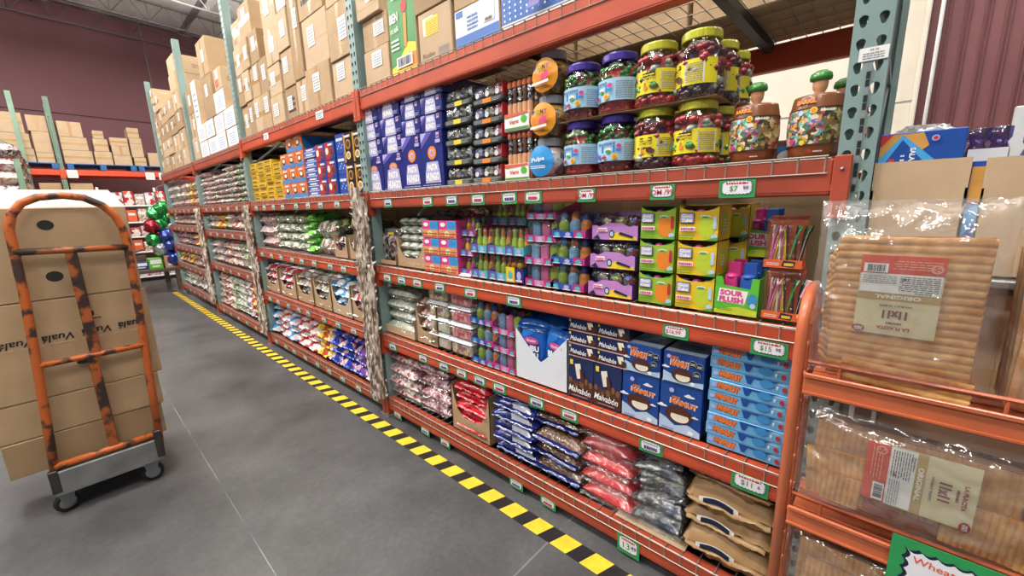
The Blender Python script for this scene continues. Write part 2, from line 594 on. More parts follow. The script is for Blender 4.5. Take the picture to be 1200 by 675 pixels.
def post_mesh(h, m, holes=True):
    """C-shaped post, front web towards -x at x=0, width along y"""
    mb = MB()
    if holes:
        n = int(h / .1524); pitch = h / n / 3
        vs, fs = perforated(.076, h / n, m, [pitch * (i + .58) for i in range(3)], (-.019, .019))
        for i in range(n): mb.add([(z + .0015, u, v + h / n * i) for u, v, z in vs], fs, m)
    else:
        mb.box(0, .003, -.038, .038, 0, h, m)
    for s in (-1, 1):
        mb.box(.003, .072, s * .038 - (.003 if s > 0 else 0), s * .038 + (0 if s > 0 else .003), 0, h, m)
        mb.box(.069, .072, s * .038 - (.02 if s > 0 else -.003), s * .035 + (0 if s > 0 else .02), 0, h, m)
    return mb

def make_upright(h, m=M_post, depth=1.05):
    r = empty('rack_upright')
    post_mesh(h, m).build('front_post', r)
    p = post_mesh(h, m, False).build('rear_post', r); p.location = (depth + .07, 0, 0); p.rotation_euler = (0, 0, PI)
    z = .35; k = 0
    while z < h - .3:
        b = MB(); b.box(.06, depth, -.018, .018, z - .015, z + .015, m); b.build('horizontal_brace', r)
        if z + .8 < h:
            b = MB(); pa, pb = ((.07, 0, z + .02), (depth - .02, 0, z + .78)); b.tube([pa, pb], .014, m, 6); b.build('diagonal_brace', r)
        z += .8
    for x in (0, depth - .02):
        f = MB(); f.box(x - .03, x + .11, -.06, .06, 0, .008, M_steel); f.build('foot_plate', r)
    return r
UP = Kind(make_upright, 3.77)
UPL = ['grey-green perforated rack upright at near end beside the wheat puff bags', 'grey-green rack upright between the nearest and second bays', 'tall green rack upright left of the yellow candy boxes',
       'green rack upright in front of the wide stacked cartons', 'farthest upright of the long candy rack, behind the balloons']
for i, y in enumerate(POSTS):
    UP.at(XF, y, 0, UPL[i], 'rack', rz=0)
UPN = make_upright(3.8, M_postg)
UPN.location = (-.215, 12.32, 0); UPN.rotation_euler = (0, 0, PI); tag(UPN, 'pale green rack upright at far left edge behind brown bags', 'rack')

def make_beam(L, m, hgt=.10):
    """runs along +y from 0 to L, aisle face at x=0, top at z=0"""
    mb = MB()
    mb.box(0, .05, .0, L, -hgt, 0, m, .006)
    mb.box(-.0015, .0, .0, L, -hgt + .012, -hgt + .03, m)
    b = mb.build('rack_beam')
    for y in (-.04, L + .04):
        e = MB()
        a, c = (y + .003, y + .042) if y < 0 else (y - .042, y - .003)
        e.box(-.012, -.004, a, c, -hgt - .06, .005, m, .003)
        e.box(-.004, .04, (c - .006 if y < 0 else a), (c if y < 0 else a + .006), -hgt - .05, .0, m)
        for dz in (-.03, -hgt - .03): e.blob((-.013, (a + c) / 2, dz), .005, M_steel, 8, 4)
        e.build('end_plate', b)
    return b
BAYN = ['nearest', 'second', 'third', 'fourth']
LVN = {1: 'top', 2: 'jar shelf', 3: 'middle shelf', 4: 'lower shelf', 5: 'floor level'}
LV2 = {0: DECK, 1: DECK, 2: {1: 2.2, 2: 1.6, 3: 1.27, 4: .80, 5: .17}, 3: {1: 2.2, 2: 1.6, 3: 1.30, 6: .95, 4: .61, 5: .2}}
LVN[6] = 'fourth shelf'
BK = {}
def beam(L, m, hgt):
    k = (round(L, 3), m.name, hgt)
    if k not in BK: BK[k] = Kind(make_beam, L, m, hgt)
    return BK[k]

def make_deck(L, D, lip=.045, ch=3):
    """welded wire deck, x from 0 (aisle) to D, y 0..L, wires' top at z=0"""
    mb = MB(); r = .0023
    n = int(L / .062)
    for i in range(n + 1):
        y = .02 + (L - .04) * i / n
        mb.wire((-.004, y, -r), (D, y, -r), r, M_wire)
        mb.wire((-.006, y, .002), (-.006, y, -lip), r, M_wire)
    k = int(D / .11)
    for i in range(k + 1):
        x = D * i / k
        mb.wire((x, .01, -2.5 * r), (x, L - .01, -2.5 * r), r, M_wire)
    for z in (.0, -lip): mb.wire((-.008, .015, z), (-.008, L - .015, z), r, M_wire)
    d = mb.build('wire_deck')
    for i in range(ch):
        c = MB(); y = L * (i + .5) / ch; c.box(.06, D - .06, y - .02, y + .02, -.05, -.012, M_channel); c.build('support_channel', d)
    return d
DK = {}
for b in range(4):
    y0, y1 = POSTS[b] + .04, POSTS[b + 1] - .04
    for lv, z in LV2[b].items():
        near = b < 2
        m = M_beam if (lv in (1, 3, 4) and near) else M_beam_worn
        hg = .118 if lv == 1 else .098
        beam(y1 - y0, m, hg).at(XF - .005, y0, z - .006, f'orange steel front beam, {LVN[lv]} of the {BAYN[b]} bay', 'beam', rz=0)
        rb = beam(y1 - y0, m, hg).at(XF + 1.125, y1, z - .006, f'orange steel rear beam, {LVN[lv]} of the {BAYN[b]} bay', 'beam', rz=PI)
        k = round(y1 - y0, 2)
        if k not in DK: DK[k] = Kind(make_deck, y1 - y0, 1.1)
        DK[k].at(XF + .0, y0, z, f'wire mesh deck, {LVN[lv]} of the {BAYN[b]} bay', 'shelf', rz=0)

# rack seen across the back wall
M_redbeam = mat('bright_red_beam', '#e2502e', .45, 0, 4, .05)
UPB = make_upright(3.9, M_postg, .9); UPB.rotation_euler = (0, 0, PI / 2); UPB.location = (.22, 12.98, 0)
tag(UPB, 'green rack upright against the back wall between carton stacks', 'rack')
for (xa, xb, lab) in ((-2.4, .18, 'bright red-orange beam of the back wall rack, left of its upright'), (.26, 2.9, 'bright red-orange beam of the back wall rack, right of its upright')):
    bm = make_beam(xb - xa, M_redbeam, .12); bm.rotation_euler = (0, 0, R90 + PI); bm.rotation_euler = (0, 0, PI / 2); bm.location = (xb, 12.97, 2.47); tag(bm, lab, 'beam')
    bm2 = make_beam(xb - xa, M_redbeam, .12); bm2.rotation_euler = (0, 0, PI / 2); bm2.location = (xb, 13.85, 2.47); tag(bm2, lab.replace('beam of', 'rear beam of'), 'beam')
M_bluep = mat('blue_pallet_paint', '#2f68a8', .6, 0, 10, .1)
def make_pallet(w=1.1, d=.95, m=None):
    r = empty('pallet')
    for i in range(6):
        b = MB(); y = d * i / 5.4; b.box(-w / 2, w / 2, y, y + .1, .105, .125, m, .003); b.build('deck_board', r)
    for x in (-w / 2 + .05, 0, w / 2 - .05):
        for y in (.05, d / 2, d - .06):
            b = MB(); b.box(x - .05, x + .05, y - .05, y + .05, .02, .105, m, .003); b.build('block', r)
        b = MB(); b.box(x - .05, x + .05, 0, d, 0, .02, m); b.build('bottom_board', r)
    return r
PAL = Kind(make_pallet, 1.1, .92, M_bluep)
for x, s in ((-.36, 'left of the upright'), (.86, 'right of the upright'), (2.0, 'at far right end')):
    PAL.at(x, 12.96, 2.473, f'blue wooden pallet on back wall rack, {s}', 'pallet', rz=0)

# ------------------------------------------------------------------ price tags
def make_price_tag(w, h, mode, txt=None):
    mb = MB()
    mb.box(-w / 2, w / 2, 0, .0012, 0, h, M_tagg)
    F = front(mb)
    def burst(sx, sy, m, off=0):
        pts = []
        n = 28
        for i in range(n * 2):
            a = 2 * PI * i / (n * 2)
            c, s_ = math.cos(a), math.sin(a)
            q = (abs(c) ** 5 + abs(s_) ** 5) ** (-1 / 5)
            k = q * (1 if i % 2 else .88)
            pts.append((c * w / 2 * sx * k, h * (.56 + off) + s_ * h / 2 * sy * k))
        F.poly(pts, m)
    burst(.9, .86, M_navyink); burst(.85, .78, M_tagw, .01)
    if mode == 'price':
        F.lines(-w * .3, h * .76, w * .3, h * .9, 1, M_red, 4, .8)
        F.text(txt[0], -w * .08, h * .5, h * .36, M_red if txt[2] else mat('green_marker', '#4f9a4a'), None, 0, .01)
        if txt[1]: F.text(txt[1], w * .25, h * .55, h * .22, M_red if txt[2] else mat('purple_marker', '#5d3f7c'), None, 0, .02)
    else:
        F.lines(-w * .32, h * .72, w * .32, h * .9, 2, M_grey, mode, .6)
        F.lines(-w * .28, h * .3, w * .3, h * .62, 1, M_red if mode % 2 else mat('purple_marker', '#5d3f7c'), mode, .9)
    return mb.build('price_tag')
PT = [Kind(make_price_tag, .094, .05, i) for i in range(4)]
TAGS = {2: [2.33, 1.92, 1.71, 1.51, 1.30, 1.16, .89, .59, .36], 3: [2.42, 2.25, 2.08, 1.86, 1.60, 1.29, .52, .235], 4: [2.43, 2.08, 1.87, 1.71, 1.56, 1.41, 1.16, .97, .59, .25], 5: [2.45, 2.12, 1.91, 1.31, 1.10, .67]}
SHN = {2: 'jar shelf', 3: 'middle shelf', 4: 'lower shelf', 5: 'lowest shelf'}
PTX = {(2, 8): (('$7', '99', 0), .10, .052), (3, 6): (('$16.99', '', 1), .09, .045), (3, 7): (('$15', '99', 0), .10, .05), (2, 7): (('BOM /99', '', 1), .085, .05), (2, 6): (('BOM /99', '', 1), .08, .05), (5, 5): (('13', '49', 0), .10, .085), (4, 9): (('$11', '6', 0), .11, .06)}
for lv, L in TAGS.items():
    for i, y in enumerate(L):
        z = DECK[lv] - .1 + (-.002 if lv != 5 else -.035)
        if (lv, i) in PTX:
            t, w, h = PTX[(lv, i)]
            o = make_price_tag(w, h, 'price', t); o.location = (XF - .0085, y, z); o.rotation_euler = (0, 0, R90)
        else:
            o = PT[(i + lv) % 4].at(XF - .0085, y, z, '', '')
            o.rotation_euler = (0, random.uniform(-.04, .04), R90)
        tag(o, f'green edged price tag on nearest bay beam of the {SHN[lv]}, {cols(i, len(L))}', 'price tag', 'price tags on the nearest bay')
for lv in (2, 3, 4, 5):
    ys = [4.9 - .27 * i + random.uniform(-.04, .04) for i in range(9)]
    for i, y in enumerate(ys):
        o = PT[i % 4].at(XF - .0085, y, DECK[lv] - .098, f'small price tag on second bay beam of the {SHN[lv]}, {cols(i, 9)}', 'price tag', 'price tags on the second bay')
for b in (2, 3):
    for lv, z in LV2[b].items():
        if lv == 1: continue
        for i in range(6):
            y = POSTS[b + 1] - .35 - .36 * i
            PT[(i + lv) % 4].at(XF - .0085, y, z - .095, f'small price tag on {BAYN[b]} bay beam of the {LVN[lv]}, {cols(i, 6)}', 'price tag', 'price tags on the far bays')
M_paper = mat('white_paper', '#f2f2f0', .7, amt=.02)
mb = MB(); mb.box(-.028, .028, 0, .001, 0, .03, M_paper); F = front(mb); F.lines(-.02, .004, .02, .02, 3, M_grey, 2, .5); F.text('A8 06', 0, .024, .005, M_ink)
o = mb.build('rack_label'); o.location = (1.4075, .082, 1.818); o.rotation_euler = (0, .02, R90); tag(o, 'white paper label stuck on near grey-green rack upright', 'label')
mb = MB()
for i in range(17): mb.box(-.004, .004, -.0006, .0006, -.018 * (i + 1), -.018 * i - .002, M_ink if i % 3 else M_grey, 0)
o = mb.build('hanging_strip'); o.location = (1.4045, .086, 1.812); o.rotation_euler = (0, 0, R90); tag(o, 'narrow black hanging strip down the near grey-green upright', 'strip')
for (x, z, s) in ((.36, 2.30, 'left'), (1.62, 2.29, 'middle'), (1.86, 2.29, 'right')):
    mb = MB(); mb.box(-.08, .08, 0, .002, 0, .16, M_paper); F = front(mb); F.lines(-.06, .03, .06, .13, 5, M_grey, 5, .4)
    o = mb.build('paper_sign'); o.location = (x + .0, 12.955, z); tag(o, f'{s} white paper sign hanging from red back rack beam', 'sign')
for (y, z, s) in ((4.3, 2.135, 'left'), (3.15, 2.14, 'right')):
    mb = MB(); mb.box(-.06, .06, 0, .002, 0, .055, M_paper); F = front(mb); F.lines(-.04, .008, .04, .045, 3, M_grey, 7, .5)
    o = mb.build('rack_label'); o.location = (XF - .009, y, z); o.rotation_euler = (0, 0, R90); tag(o, f'{s} white label on the second bay top beam', 'label')

# ------------------------------------------------------------------ cartons
CARDS = [M_card, M_card2, M_card3]
def make_carton(w, d, h, tone=0, sticker=None, art=None, seam=True, seed=0):
    mb = MB(); m = CARDS[tone % 3]
    mb.box(-w / 2, w / 2, 0, d, 0, h, m, .004)
    F = front(mb)
    if seam:
        F.rect(-w * .5 + .004, h * .5 - .0012, w * .5 - .004, h * .5 + .0012, M_card3) if seed % 3 == 0 else None
    if art: art(F, w, h)
    T = topf(mb, h); T.rect(-w / 2 + .004, d / 2 - .002, w / 2 - .004, d / 2 + .002, M_card3)
    R = rside(mb, w)
    if seed % 2: R.lines(d * .2, h * .35, d * .75, h * .6, 2, M_card3, seed, .7)
    o = mb.build('cardboard_box')
    tp = MB()
    if seed % 4 != 1:
        F2 = front(tp); F2.rect(-.022, .002, .022, h - .002, M_tape) if seed % 2 else F2.rect(-w / 2 + .003, h * .5 - .022, w / 2 - .003, h * .5 + .022, M_tape)
        tp.build('tape', o); tp = MB(); T2 = topf(tp, h); T2.rect(-w / 2 + .003, d / 2 - .024, w / 2 - .003, d / 2 + .024, M_tape)
        tp.build('tape', o)
    if sticker:
        u, v, sw, sh = sticker
        st = MB(); F3 = front(st); F3.k = 4
        F3.rect(u - sw / 2, v - sh / 2, u + sw / 2, v + sh / 2, M_paper)
        F3.lines(u - sw * .42, v - sh * .38, u + sw * .42, v + sh * .4, 5, M_grey, seed, .45)
        st.build('shipping_label', o)
    return o

def cart_put(y0, y1, z0, z1, label, x=1.43, d=None, group='cartons on the top deck', seed=None, sticker=True, art=None, tone=None):
    w = abs(y1 - y0) - .006; h = z1 - z0 - .003
    sd = seed if seed is not None else random.randint(0, 99)
    st = None
    if sticker:
        st = (random.uniform(-.15, .2) * w, h * random.uniform(.5, .72), min(.11, w * .42), min(.13, h * .42))
    o = make_carton(w, d or random.uniform(.3, .42), h, sd if tone is None else tone, st, art, True, sd)
    o.location = (x + random.uniform(0, .02), (y0 + y1) / 2, z0); o.rotation_euler = (0, 0, R90 + random.uniform(-.012, .012))
    return tag(o, label, 'box', group)

ZT = DECK[1] + .003
# --- top deck of the nearest bay
M_grnbox = mat('green_printed_board', '#3f8f45', .4, amt=.05)
M_yelp = mat('yellow_print', '#f2d53a', .45, amt=.03)
M_orp = mat('orange_print', '#f08a2c', .45, amt=.03)
def art_green(F, w, h):
    F.rect(-w / 2 + .004, .004, w / 2 - .004, h - .004, M_grnbox)
    F.poly([(-w * .48, .006), (w * .48, .006), (w * .48, h * .3), (w * .2, h * .34), (-.02 * w, h * .24), (-w * .3, h * .12), (-w * .48, h * .1)], M_yelp)
    F.poly([(w * .1, h * .05), (w * .48, h * .05), (w * .48, h * .2), (w * .2, h * .22)], M_orp)
    F.ell(w * .12, h * .76, w * .12, h * .07, M_red)          # plain red disc and ribbon in place of the printed figure
    F.poly([(w * .06, h * .3), (w * .16, h * .3), (w * .2, h * .68), (w * .1, h * .68)], M_orp)
    F.text('BEN', -w * .27, h * .68, h * .11, M_white, w * .32, .0, .03); F.text('10 AÑ', -w * .27, h * .54, h * .07, M_white, w * .3, .0, .02)
    F.lines(-w * .42, h * .3, -w * .12, h * .45, 3, M_white, 4, .5)
    F.lines(-w * .3, h * .88, w * .45, h * .95, 2, M_white, 3, .5)
    F.rect(-w * .25, h * .07, w * .35, h * .2, M_white); F.bars(-w * .2, h * .085, w * .3, h * .185, M_navyink)
def art_foto(F, w, h):
    F.rect(-w * .35, h * .55, -w * .02, h * .88, M_paper); F.rect(-w * .28, h * .52, w * .12, h * .85, M_yelp)
    F.lines(-w * .25, h * .55, w * .1, h * .82, 6, M_orp, 2, .4)
    F.text('Ricolino', -w * .2, h * .16, h * .09, M_ink, None, 0, .0, .2); F.lines(w * .1, h * .08, w * .42, h * .25, 4, M_grey, 9)
def art_bluecarton(F, w, h):
    F.rect(-w / 2 + .003, .003, w / 2 - .003, h - .003, mat('white_carton_print', '#dfe6f2', .5, amt=.03))
    bl = mat('blue_carton_print', '#4a78c4', .45, amt=.05)
    F.rect(-w / 2 + .004, .004, w / 2 - .004, h * .3, bl); F.rect(-w * .46, h * .8, -w * .3, h * .95, bl)
    F.rect(w * .16, h * .4, w * .4, h * .9, M_paper); F.lines(-w * .2, h * .4, w * .05, h * .8, 4, bl, 3, .4)
    F.bars(w * .2, h * .42, w * .36, h * .5, M_ink)
def art_bluedot(F, w, h):
    F.rect(-w / 2 + .003, .003, w / 2 - .003, h - .003, M_white)
    bl = mat('blue_carton_print', '#4a78c4', .45, amt=.05); F.rect(-w / 2 + .004, h * .12, w / 2 - .004, h * .72, bl)
    for i in range(12):
        for j in range(4): F.ell(-w * .45 + w * .08 * i, h * (.2 + .13 * j), w * .012, w * .012, M_white, 6)
    F.poly([(-w * .1, h * .2), (w * .05, h * .2), (w * .3, h * .95), (w * .12, h * .95)], mat('lilac_print', '#9a8fd0', .5))
o = cart_put(2.52, 2.24, ZT, ZT + .2, 'tan carton with two white stickers on top deck, beside the grey-green upright', seed=1)
cart_put(2.52, 2.24, ZT + .2, ZT + .37, 'tan carton one up beside the upright, under a smaller carton', seed=3)
cart_put(2.54, 2.28, ZT + .37, ZT + .52, 'printed carton at image top, highest beside the upright', x=1.41, seed=4)
cart_put(2.225, 1.965, ZT, ZT + .43, 'bright green printed carton with yellow ribbon on the top deck', seed=1, sticker=False, art=art_green)
cart_put(1.955, 1.68, ZT, ZT + .245, 'tan carton with yellow sticker right of the green printed carton', seed=1, sticker=False, art=art_foto)
cart_put(1.97, 1.66, ZT + .245, ZT + .5, 'tan carton stacked on the yellow stickered carton', seed=4, sticker=False, tone=2)
cart_put(1.655, 1.35, ZT, ZT + .17, 'white and blue carton with code label on top deck', seed=1, sticker=False, art=art_bluecarton)
cart_put(1.345, .93, ZT, ZT + .17, 'blue dotted white carton, rightmost visible on top deck', seed=1, sticker=False, art=art_bluedot)
cart_put(1.66, 1.30, ZT + .17, ZT + .4, 'tan carton resting on the white and blue carton', seed=6, tone=0, sticker=False)
for i, (x, y) in enumerate(()):
    cart_put(y + .2, y - .2, ZT, ZT + .28, f'dark backed carton at rear of top deck seen through mesh, {cols(i, 4)} from near end', x=x, seed=2 * i, sticker=False)
# --- top deck of the second bay
def art_redmark(F, w, h):
    F.rect(-w * .35, h * .15, w * .1, h * .85, mat('faded_red_print', '#cf5f48', .5)); F.lines(-w * .3, h * .3, w * .05, h * .7, 3, M_card2, 3)
def art_black(F, w, h):
    F.lines(-w * .35, h * .25, w * .3, h * .75, 3, M_ink, 8, .6)
def art_white(F, w, h):
    F.rect(-w / 2 + .003, .003, w / 2 - .003, h - .003, M_white); F.lines(-w * .3, h * .2, w * .3, h * .8, 5, mat('blue_carton_print', '#4a78c4'), 8, .3)
g2 = [(5.02, 4.80, 0, .30), (4.80, 4.62, 0, .31), (4.62, 4.43, 0, .31), (4.43, 4.20, 0, .31),
      (5.02, 4.82, .30, .58), (4.82, 4.62, .31, .58), (4.62, 4.40, .31, .59), (4.40, 4.18, .31, .6),
      (5.00, 4.78, .58, .82), (4.78, 4.55, .58, .84), (4.55, 4.32, .59, .86), (4.98, 4.74, .82, 1.05), (4.74, 4.42, .84, 1.12)]
for i, (a, b, c, d) in enumerate(g2):
    cart_put(a, b, ZT + c, ZT + d, f'small tan carton left in second bay top deck, {ORD[[0,0,0,0,1,1,1,1,2,2,2,3,3][i]]} tier, {["leftmost","second","third","rightmost","leftmost","second","third","rightmost","left","middle","right","left","right"][i]}', art=art_redmark if i == 11 else None, seed=2 * i)
for i, (a, b, c, d) in enumerate([(4.17, 3.88, 0, .24), (4.17, 3.88, .24, .48), (4.15, 3.86, .48, .74), (4.16, 3.84, .74, 1.1)]):
    cart_put(a, b, ZT + c, ZT + d, f'carton in the narrow second bay stack left of centre, {rows(i, 4)}', seed=3 * i + 1)
for i, (a, b, c, d, t) in enumerate([(3.86, 3.62, 0, .25, 'black printed carton at bottom of the centre stack'), (3.61, 3.40, 0, .26, 'stickered carton on deck right of the black printed carton'), (3.84, 3.60, .25, .52, 'carton second up in centre of second bay top'),
                                     (3.59, 3.41, .26, .86, 'tall narrow carton right of the centre carton pile'), (3.85, 3.61, .52, .80, 'carton third up in centre of second bay top')]):
    cart_put(a, b, ZT + c, ZT + d, t, art=art_black if i == 0 else None, seed=5 + 2 * i)
cart_put(3.78, 3.60, ZT + .80, ZT + 1.14, 'small white printed carton topping the centre pile of second bay', art=art_white, sticker=False, seed=1)
for i, (a, b, c, d, t) in enumerate([(3.39, 2.99, 0, .29, 'wide tan carton on the deck, second from grey-green upright'), (3.38, 2.98, .29, .62, 'wide carton with taped white paper, second up left of the upright stack'), (3.40, 3.02, .62, .98, 'wide carton with dark print at image top of second bay'),
                                     (2.97, 2.64, 0, .245, 'carton on the deck immediately left of grey-green upright'), (2.96, 2.64, .245, .57, 'carton second up immediately left of grey-green upright'), (2.95, 2.65, .57, .9, 'carton third up immediately left of grey-green upright'), (3.0, 2.66, .9, 1.2, 'highest carton left of grey-green upright, cut by the frame')]):
    cart_put(a, b, ZT + c, ZT + d, t, art=art_black if i == 2 else None, seed=7 + 2 * i, tone=i % 2)
# --- top decks of the third and fourth bays
Z3 = 2.203
for i in range(4):
    for j in range(2):
        cart_put(6.9 - .42 * i, 6.5 - .42 * i, Z3 + .2 * j, Z3 + .2 * (j + 1), f'white blue carton on third bay top deck, {cols(i, 4)}, {"upper" if j else "lower"} layer', art=art_white, sticker=False, seed=1, d=.9, group='white cartons on the third bay')
cart_put(5.9, 5.5, Z3 + .4, Z3 + .62, 'white carton third layer above the white carton pile', art=art_white, sticker=False, seed=1)
cart_put(6.35, 5.92, Z3 + .4, Z3 + .86, 'tall brown printed carton standing above the white cartons', d=.8, seed=1, tone=2)
cart_put(5.8, 5.52, Z3 + .62, Z3 + .84, 'small carton with red print on the white cartons', d=.3, art=art_redmark, seed=1)
cart_put(6.34, 5.93, Z3 + .86, Z3 + 1.25, 'printed carton highest in third bay beside the tall green post', d=.9, seed=3, tone=0)
for i in range(3):
    cart_put(7.29, 6.96, Z3 + .3 * i, Z3 + .3 * (i + 1), f'brown carton stack right of the third bay post, {rows(i, 3)}', d=.8, seed=2 * i + 1)
cart_put(6.95, 6.7, Z3 + .4, Z3 + .95, 'narrow white flag-printed carton standing among third bay boxes', d=.3, art=art_white, sticker=False, seed=1)
for i in range(6):
    cart_put(9.88, 9.62, Z3 + .235 * i, Z3 + .235 * (i + 1), f'small carton in the leftmost fourth bay stack, {rows(i, 6)}', d=.4, seed=2 * i, group='far left carton stack')
for c in range(3):
    n = (5, 4, 4)[c]
    for i in range(n):
        cart_put(9.6 - .5 * c, 9.15 - .5 * c, Z3 + .25 * i, Z3 + .25 * (i + 1), f'carton in fourth bay top, {("left", "middle", "right")[c]} stack of the wall, {rows(i, n)}', d=.9, seed=i + 3 * c, group='fourth bay carton wall')
def art_logo(F, w, h): pass
for i in range(2):
    o = cart_put(8.1, 7.66, Z3 + 1.02 + .235 * i, Z3 + 1.02 + .235 * (i + 1), f'long flat carton with printed badge atop the fourth bay, {("lower", "upper")[i]}', d=1.05, seed=1, sticker=False, tone=1)
    b = MB(); R = rside(b, .434); gm = mat('dark_green_badge', '#3d5a45', .5) if i else mat('dark_red_badge', '#6a3b32', .5)
    R.ell(.45, .12, .13, .035, gm); R.lines(.36, .105, .54, .135, 1, M_card2, 3, .8); R.ell(.87, .14, .03, .025, gm)
    b.build('printed_badge', o)
for i in range(4):
    cart_put(8.1, 7.66, Z3 + .255 * i, Z3 + .255 * (i + 1), f'carton below the long badge cartons in fourth bay, {rows(i, 4)}', d=1.0, seed=2 * i + 1, group='fourth bay carton wall')
# --- back wall rack cartons (face the aisle end, towards the viewer)
def back_box(x0, x1, z0, z1, lab, d=.5, tone=1, y=13.05, art=None):
    o = make_carton(x1 - x0 - .01, d, z1 - z0 - .004, tone, None, art, True, random.randint(0, 50))
    o.location = ((x0 + x1) / 2, y, z0); o.rotation_euler = (0, 0, random.uniform(-.03, .03))
    tag(o, lab, 'box', 'cartons on the back wall rack')
ZB = 2.60
for t in [(-.52, -.10, 0, .27, 'lower carton of the left back rack pile'), (-.54, -.12, .27, .56, 'middle carton of the left back rack pile'), (-.62, -.16, .56, .95, 'upper wide carton of the left back rack pile'),
          (-.09, .165, 0, .2, 'carton with red printed bands left of the back upright'), (-.09, .165, .2, .62, 'tall carton above the red banded one left of back upright'), (-.12, .165, .62, .93, 'topmost carton left of the back upright'),
          (.29, .74, 0, .28, 'large carton right of the back upright at deck level'), (.29, .70, .28, .55, 'middle carton right of the back upright'), (.29, .66, .55, .86, 'topmost carton right of the back upright'),
          (.76, 1.05, 0, .28, 'low carton between the back rack stacks'), (.78, 1.02, .28, .55, 'carton second up between the back rack stacks'), (.80, .98, .55, .72, 'smallest carton topping the middle back stack'),
          (1.06, 1.37, 0, .22, 'stacked carton at deck level, second from right on back rack'), (1.06, 1.36, .22, .42, 'carton second up, second stack from right on back rack'), (1.05, 1.36, .42, .6, 'carton third up, second stack from right on back rack'),
          (1.40, 1.62, 0, .19, 'small low carton near right of the back rack'), (1.38, 1.60, .19, .49, 'carton above the small low one on back rack'), (1.38, 1.60, .49, .62, 'thin carton second from top of right back stack'), (1.37, 1.58, .62, .84, 'upright carton topping the right back stack'), (1.66, 2.1, 0, .31, 'rightmost carton on the back wall rack')]:
    back_box(t[0], t[1], ZB + t[2], ZB + t[3], t[4])
for i, (a, b) in enumerate(((-.16, .165), (.28, .64))):
    back_box(a, b, 1.84, 2.2, f'carton below the red back beam, {("left", "right")[i]} of the upright', tone=0)

# ------------------------------------------------------------------ printed candy boxes
M_navy = mat('navy_board', '#26307f', .3, 0, 8, .06, coat=.4)
M_purple = mat('violet_print', '#6a5cc0', .35, amt=.05)
M_sky = mat('sky_print', '#4aa3e0', .35, amt=.04)
M_lav = mat('lavender_print', '#b9b5e6', .35, amt=.04)
def boxkind(w, d, h, body, art, side=None, top=None, lidm=None):
    def f():
        mb = MB(); mb.box(-w / 2, w / 2, 0, d, 0, h, body, .002)
        art(front(mb), w, h)
        if side: side(rside(mb, w), d, h)
        if top: top(topf(mb, h), w, d)
        mb2 = None
        return mb.build('candy_box')
    return Kind(f)
def pasta_logo(F, cx, cy, s):
    F.poly([(cx - s * .5, cy - s * .42), (cx + s * .52, cy - s * .42), (cx + s * .46, cy + s * .05), (cx + s * .38, cy + s * .4), (cx - s * .36, cy + s * .4), (cx - s * .46, cy)], M_lav)
    F.text('PASTA', cx, cy + s * .19, s * .26, M_white, s * .66, .0, .06); F.text('HUNGO', cx, cy - s * .17, s * .32, M_white, s * .88, .0, .06)
def art_pasta_tall(F, w, h):
    F.poly([(-w * .49, h * .72), (-w * .49, h * .99), (w * .05, h * .99), (-w * .2, h * .86)], M_purple); F.poly([(-w * .49, h * .82), (-w * .49, h * .99), (-w * .2, h * .99)], M_lav)
    F.ell(w * .02, h * .62, w * .2, h * .12, M_orp); F.ell(w * .02, h * .62, w * .12, h * .07, M_lav); F.ell(w * .02, h * .62, w * .06, h * .035, M_orp)       # plain round sweet and ribbon in place of the printed figure
    F.poly([(-w * .22, h * .36), (w * .25, h * .36), (w * .14, h * .46), (-w * .12, h * .46)], M_red); 
    pasta_logo(F, w * .02, h * .27, w * .72)
    F.lines(-w * .15, h * .1, w * .2, h * .14, 2, M_white, 3); F.rect(w * .28, h * .86, w * .42, h * .96, M_lav); F.rect(w * .3, h * .88, w * .4, h * .92, M_red); F.rect(w * .24, h * .78, w * .46, h * .84, M_lav); F.lines(-w * .45, h * .03, w * .45, h * .06, 1, M_lav, 5)
def art_pasta(F, w, h):
    F.poly([(-w * .49, h * .4), (-w * .49, h * .98), (-w * .05, h * .98), (-w * .3, h * .8)], M_purple); F.poly([(-w * .49, h * .7), (-w * .49, h * .98), (-w * .28, h * .98)], M_lav)
    pasta_logo(F, -w * .02, h * .47, w * .52); F.rect(w * .28, h * .66, w * .4, h * .92, M_lav); F.rect(w * .3, h * .78, w * .38, h * .88, M_red); F.lines(w * .2, h * .1, w * .45, h * .3, 2, M_lav, 3)
def side_pasta(F, d, h):
    F.bars(d * .1, h * .5, d * .22, h * .8, M_white, 10); F.ell(d * .6, h * .5, d * .18, h * .3, M_purple)
PS = [boxkind(.222, .34, .22, M_navy, art_pasta_tall, side_pasta), boxkind(.19, .34, .292, M_navy, art_pasta_tall, side_pasta), boxkind(.225, .34, .098, M_navy, art_pasta, side_pasta), boxkind(.185, .34, .085, M_navy, art_pasta, side_pasta)]
XP = 1.44
zj = DECK[2] + .003
gp = 'navy candy boxes on the jar shelf'
for i, y in enumerate((2.53, 2.300)): PS[0].at(XP, y, zj, f'tall navy candy box at jar shelf left end, {("leftmost", "second from left")[i]}', 'candy box', gp)
for i, y in enumerate((2.095, 1.905)): PS[1].at(XP, y, zj, f'taller navy candy box with orange disc, {("left", "right")[i]} of the big pair', 'candy box', gp)
for i, y in enumerate((2.515, 2.283)):
    for k in range(3): PS[2].at(XP - .004 * k, y + .01 * (k == 2), zj + .2225 + .1 * k, f'small navy candy box, {("leftmost", "second")[i]} column of jar shelf, {rows(k, 3)}', 'candy box', gp)
for i, y in enumerate((2.085, 1.893)):
    for k in range(3): PS[3].at(XP - .004 * k, y - .012 * k, zj + .2945 + .0875 * k, f'small navy candy box above the big pair, {("left", "right")[i]} column, {rows(k, 3)}', 'candy box', gp)

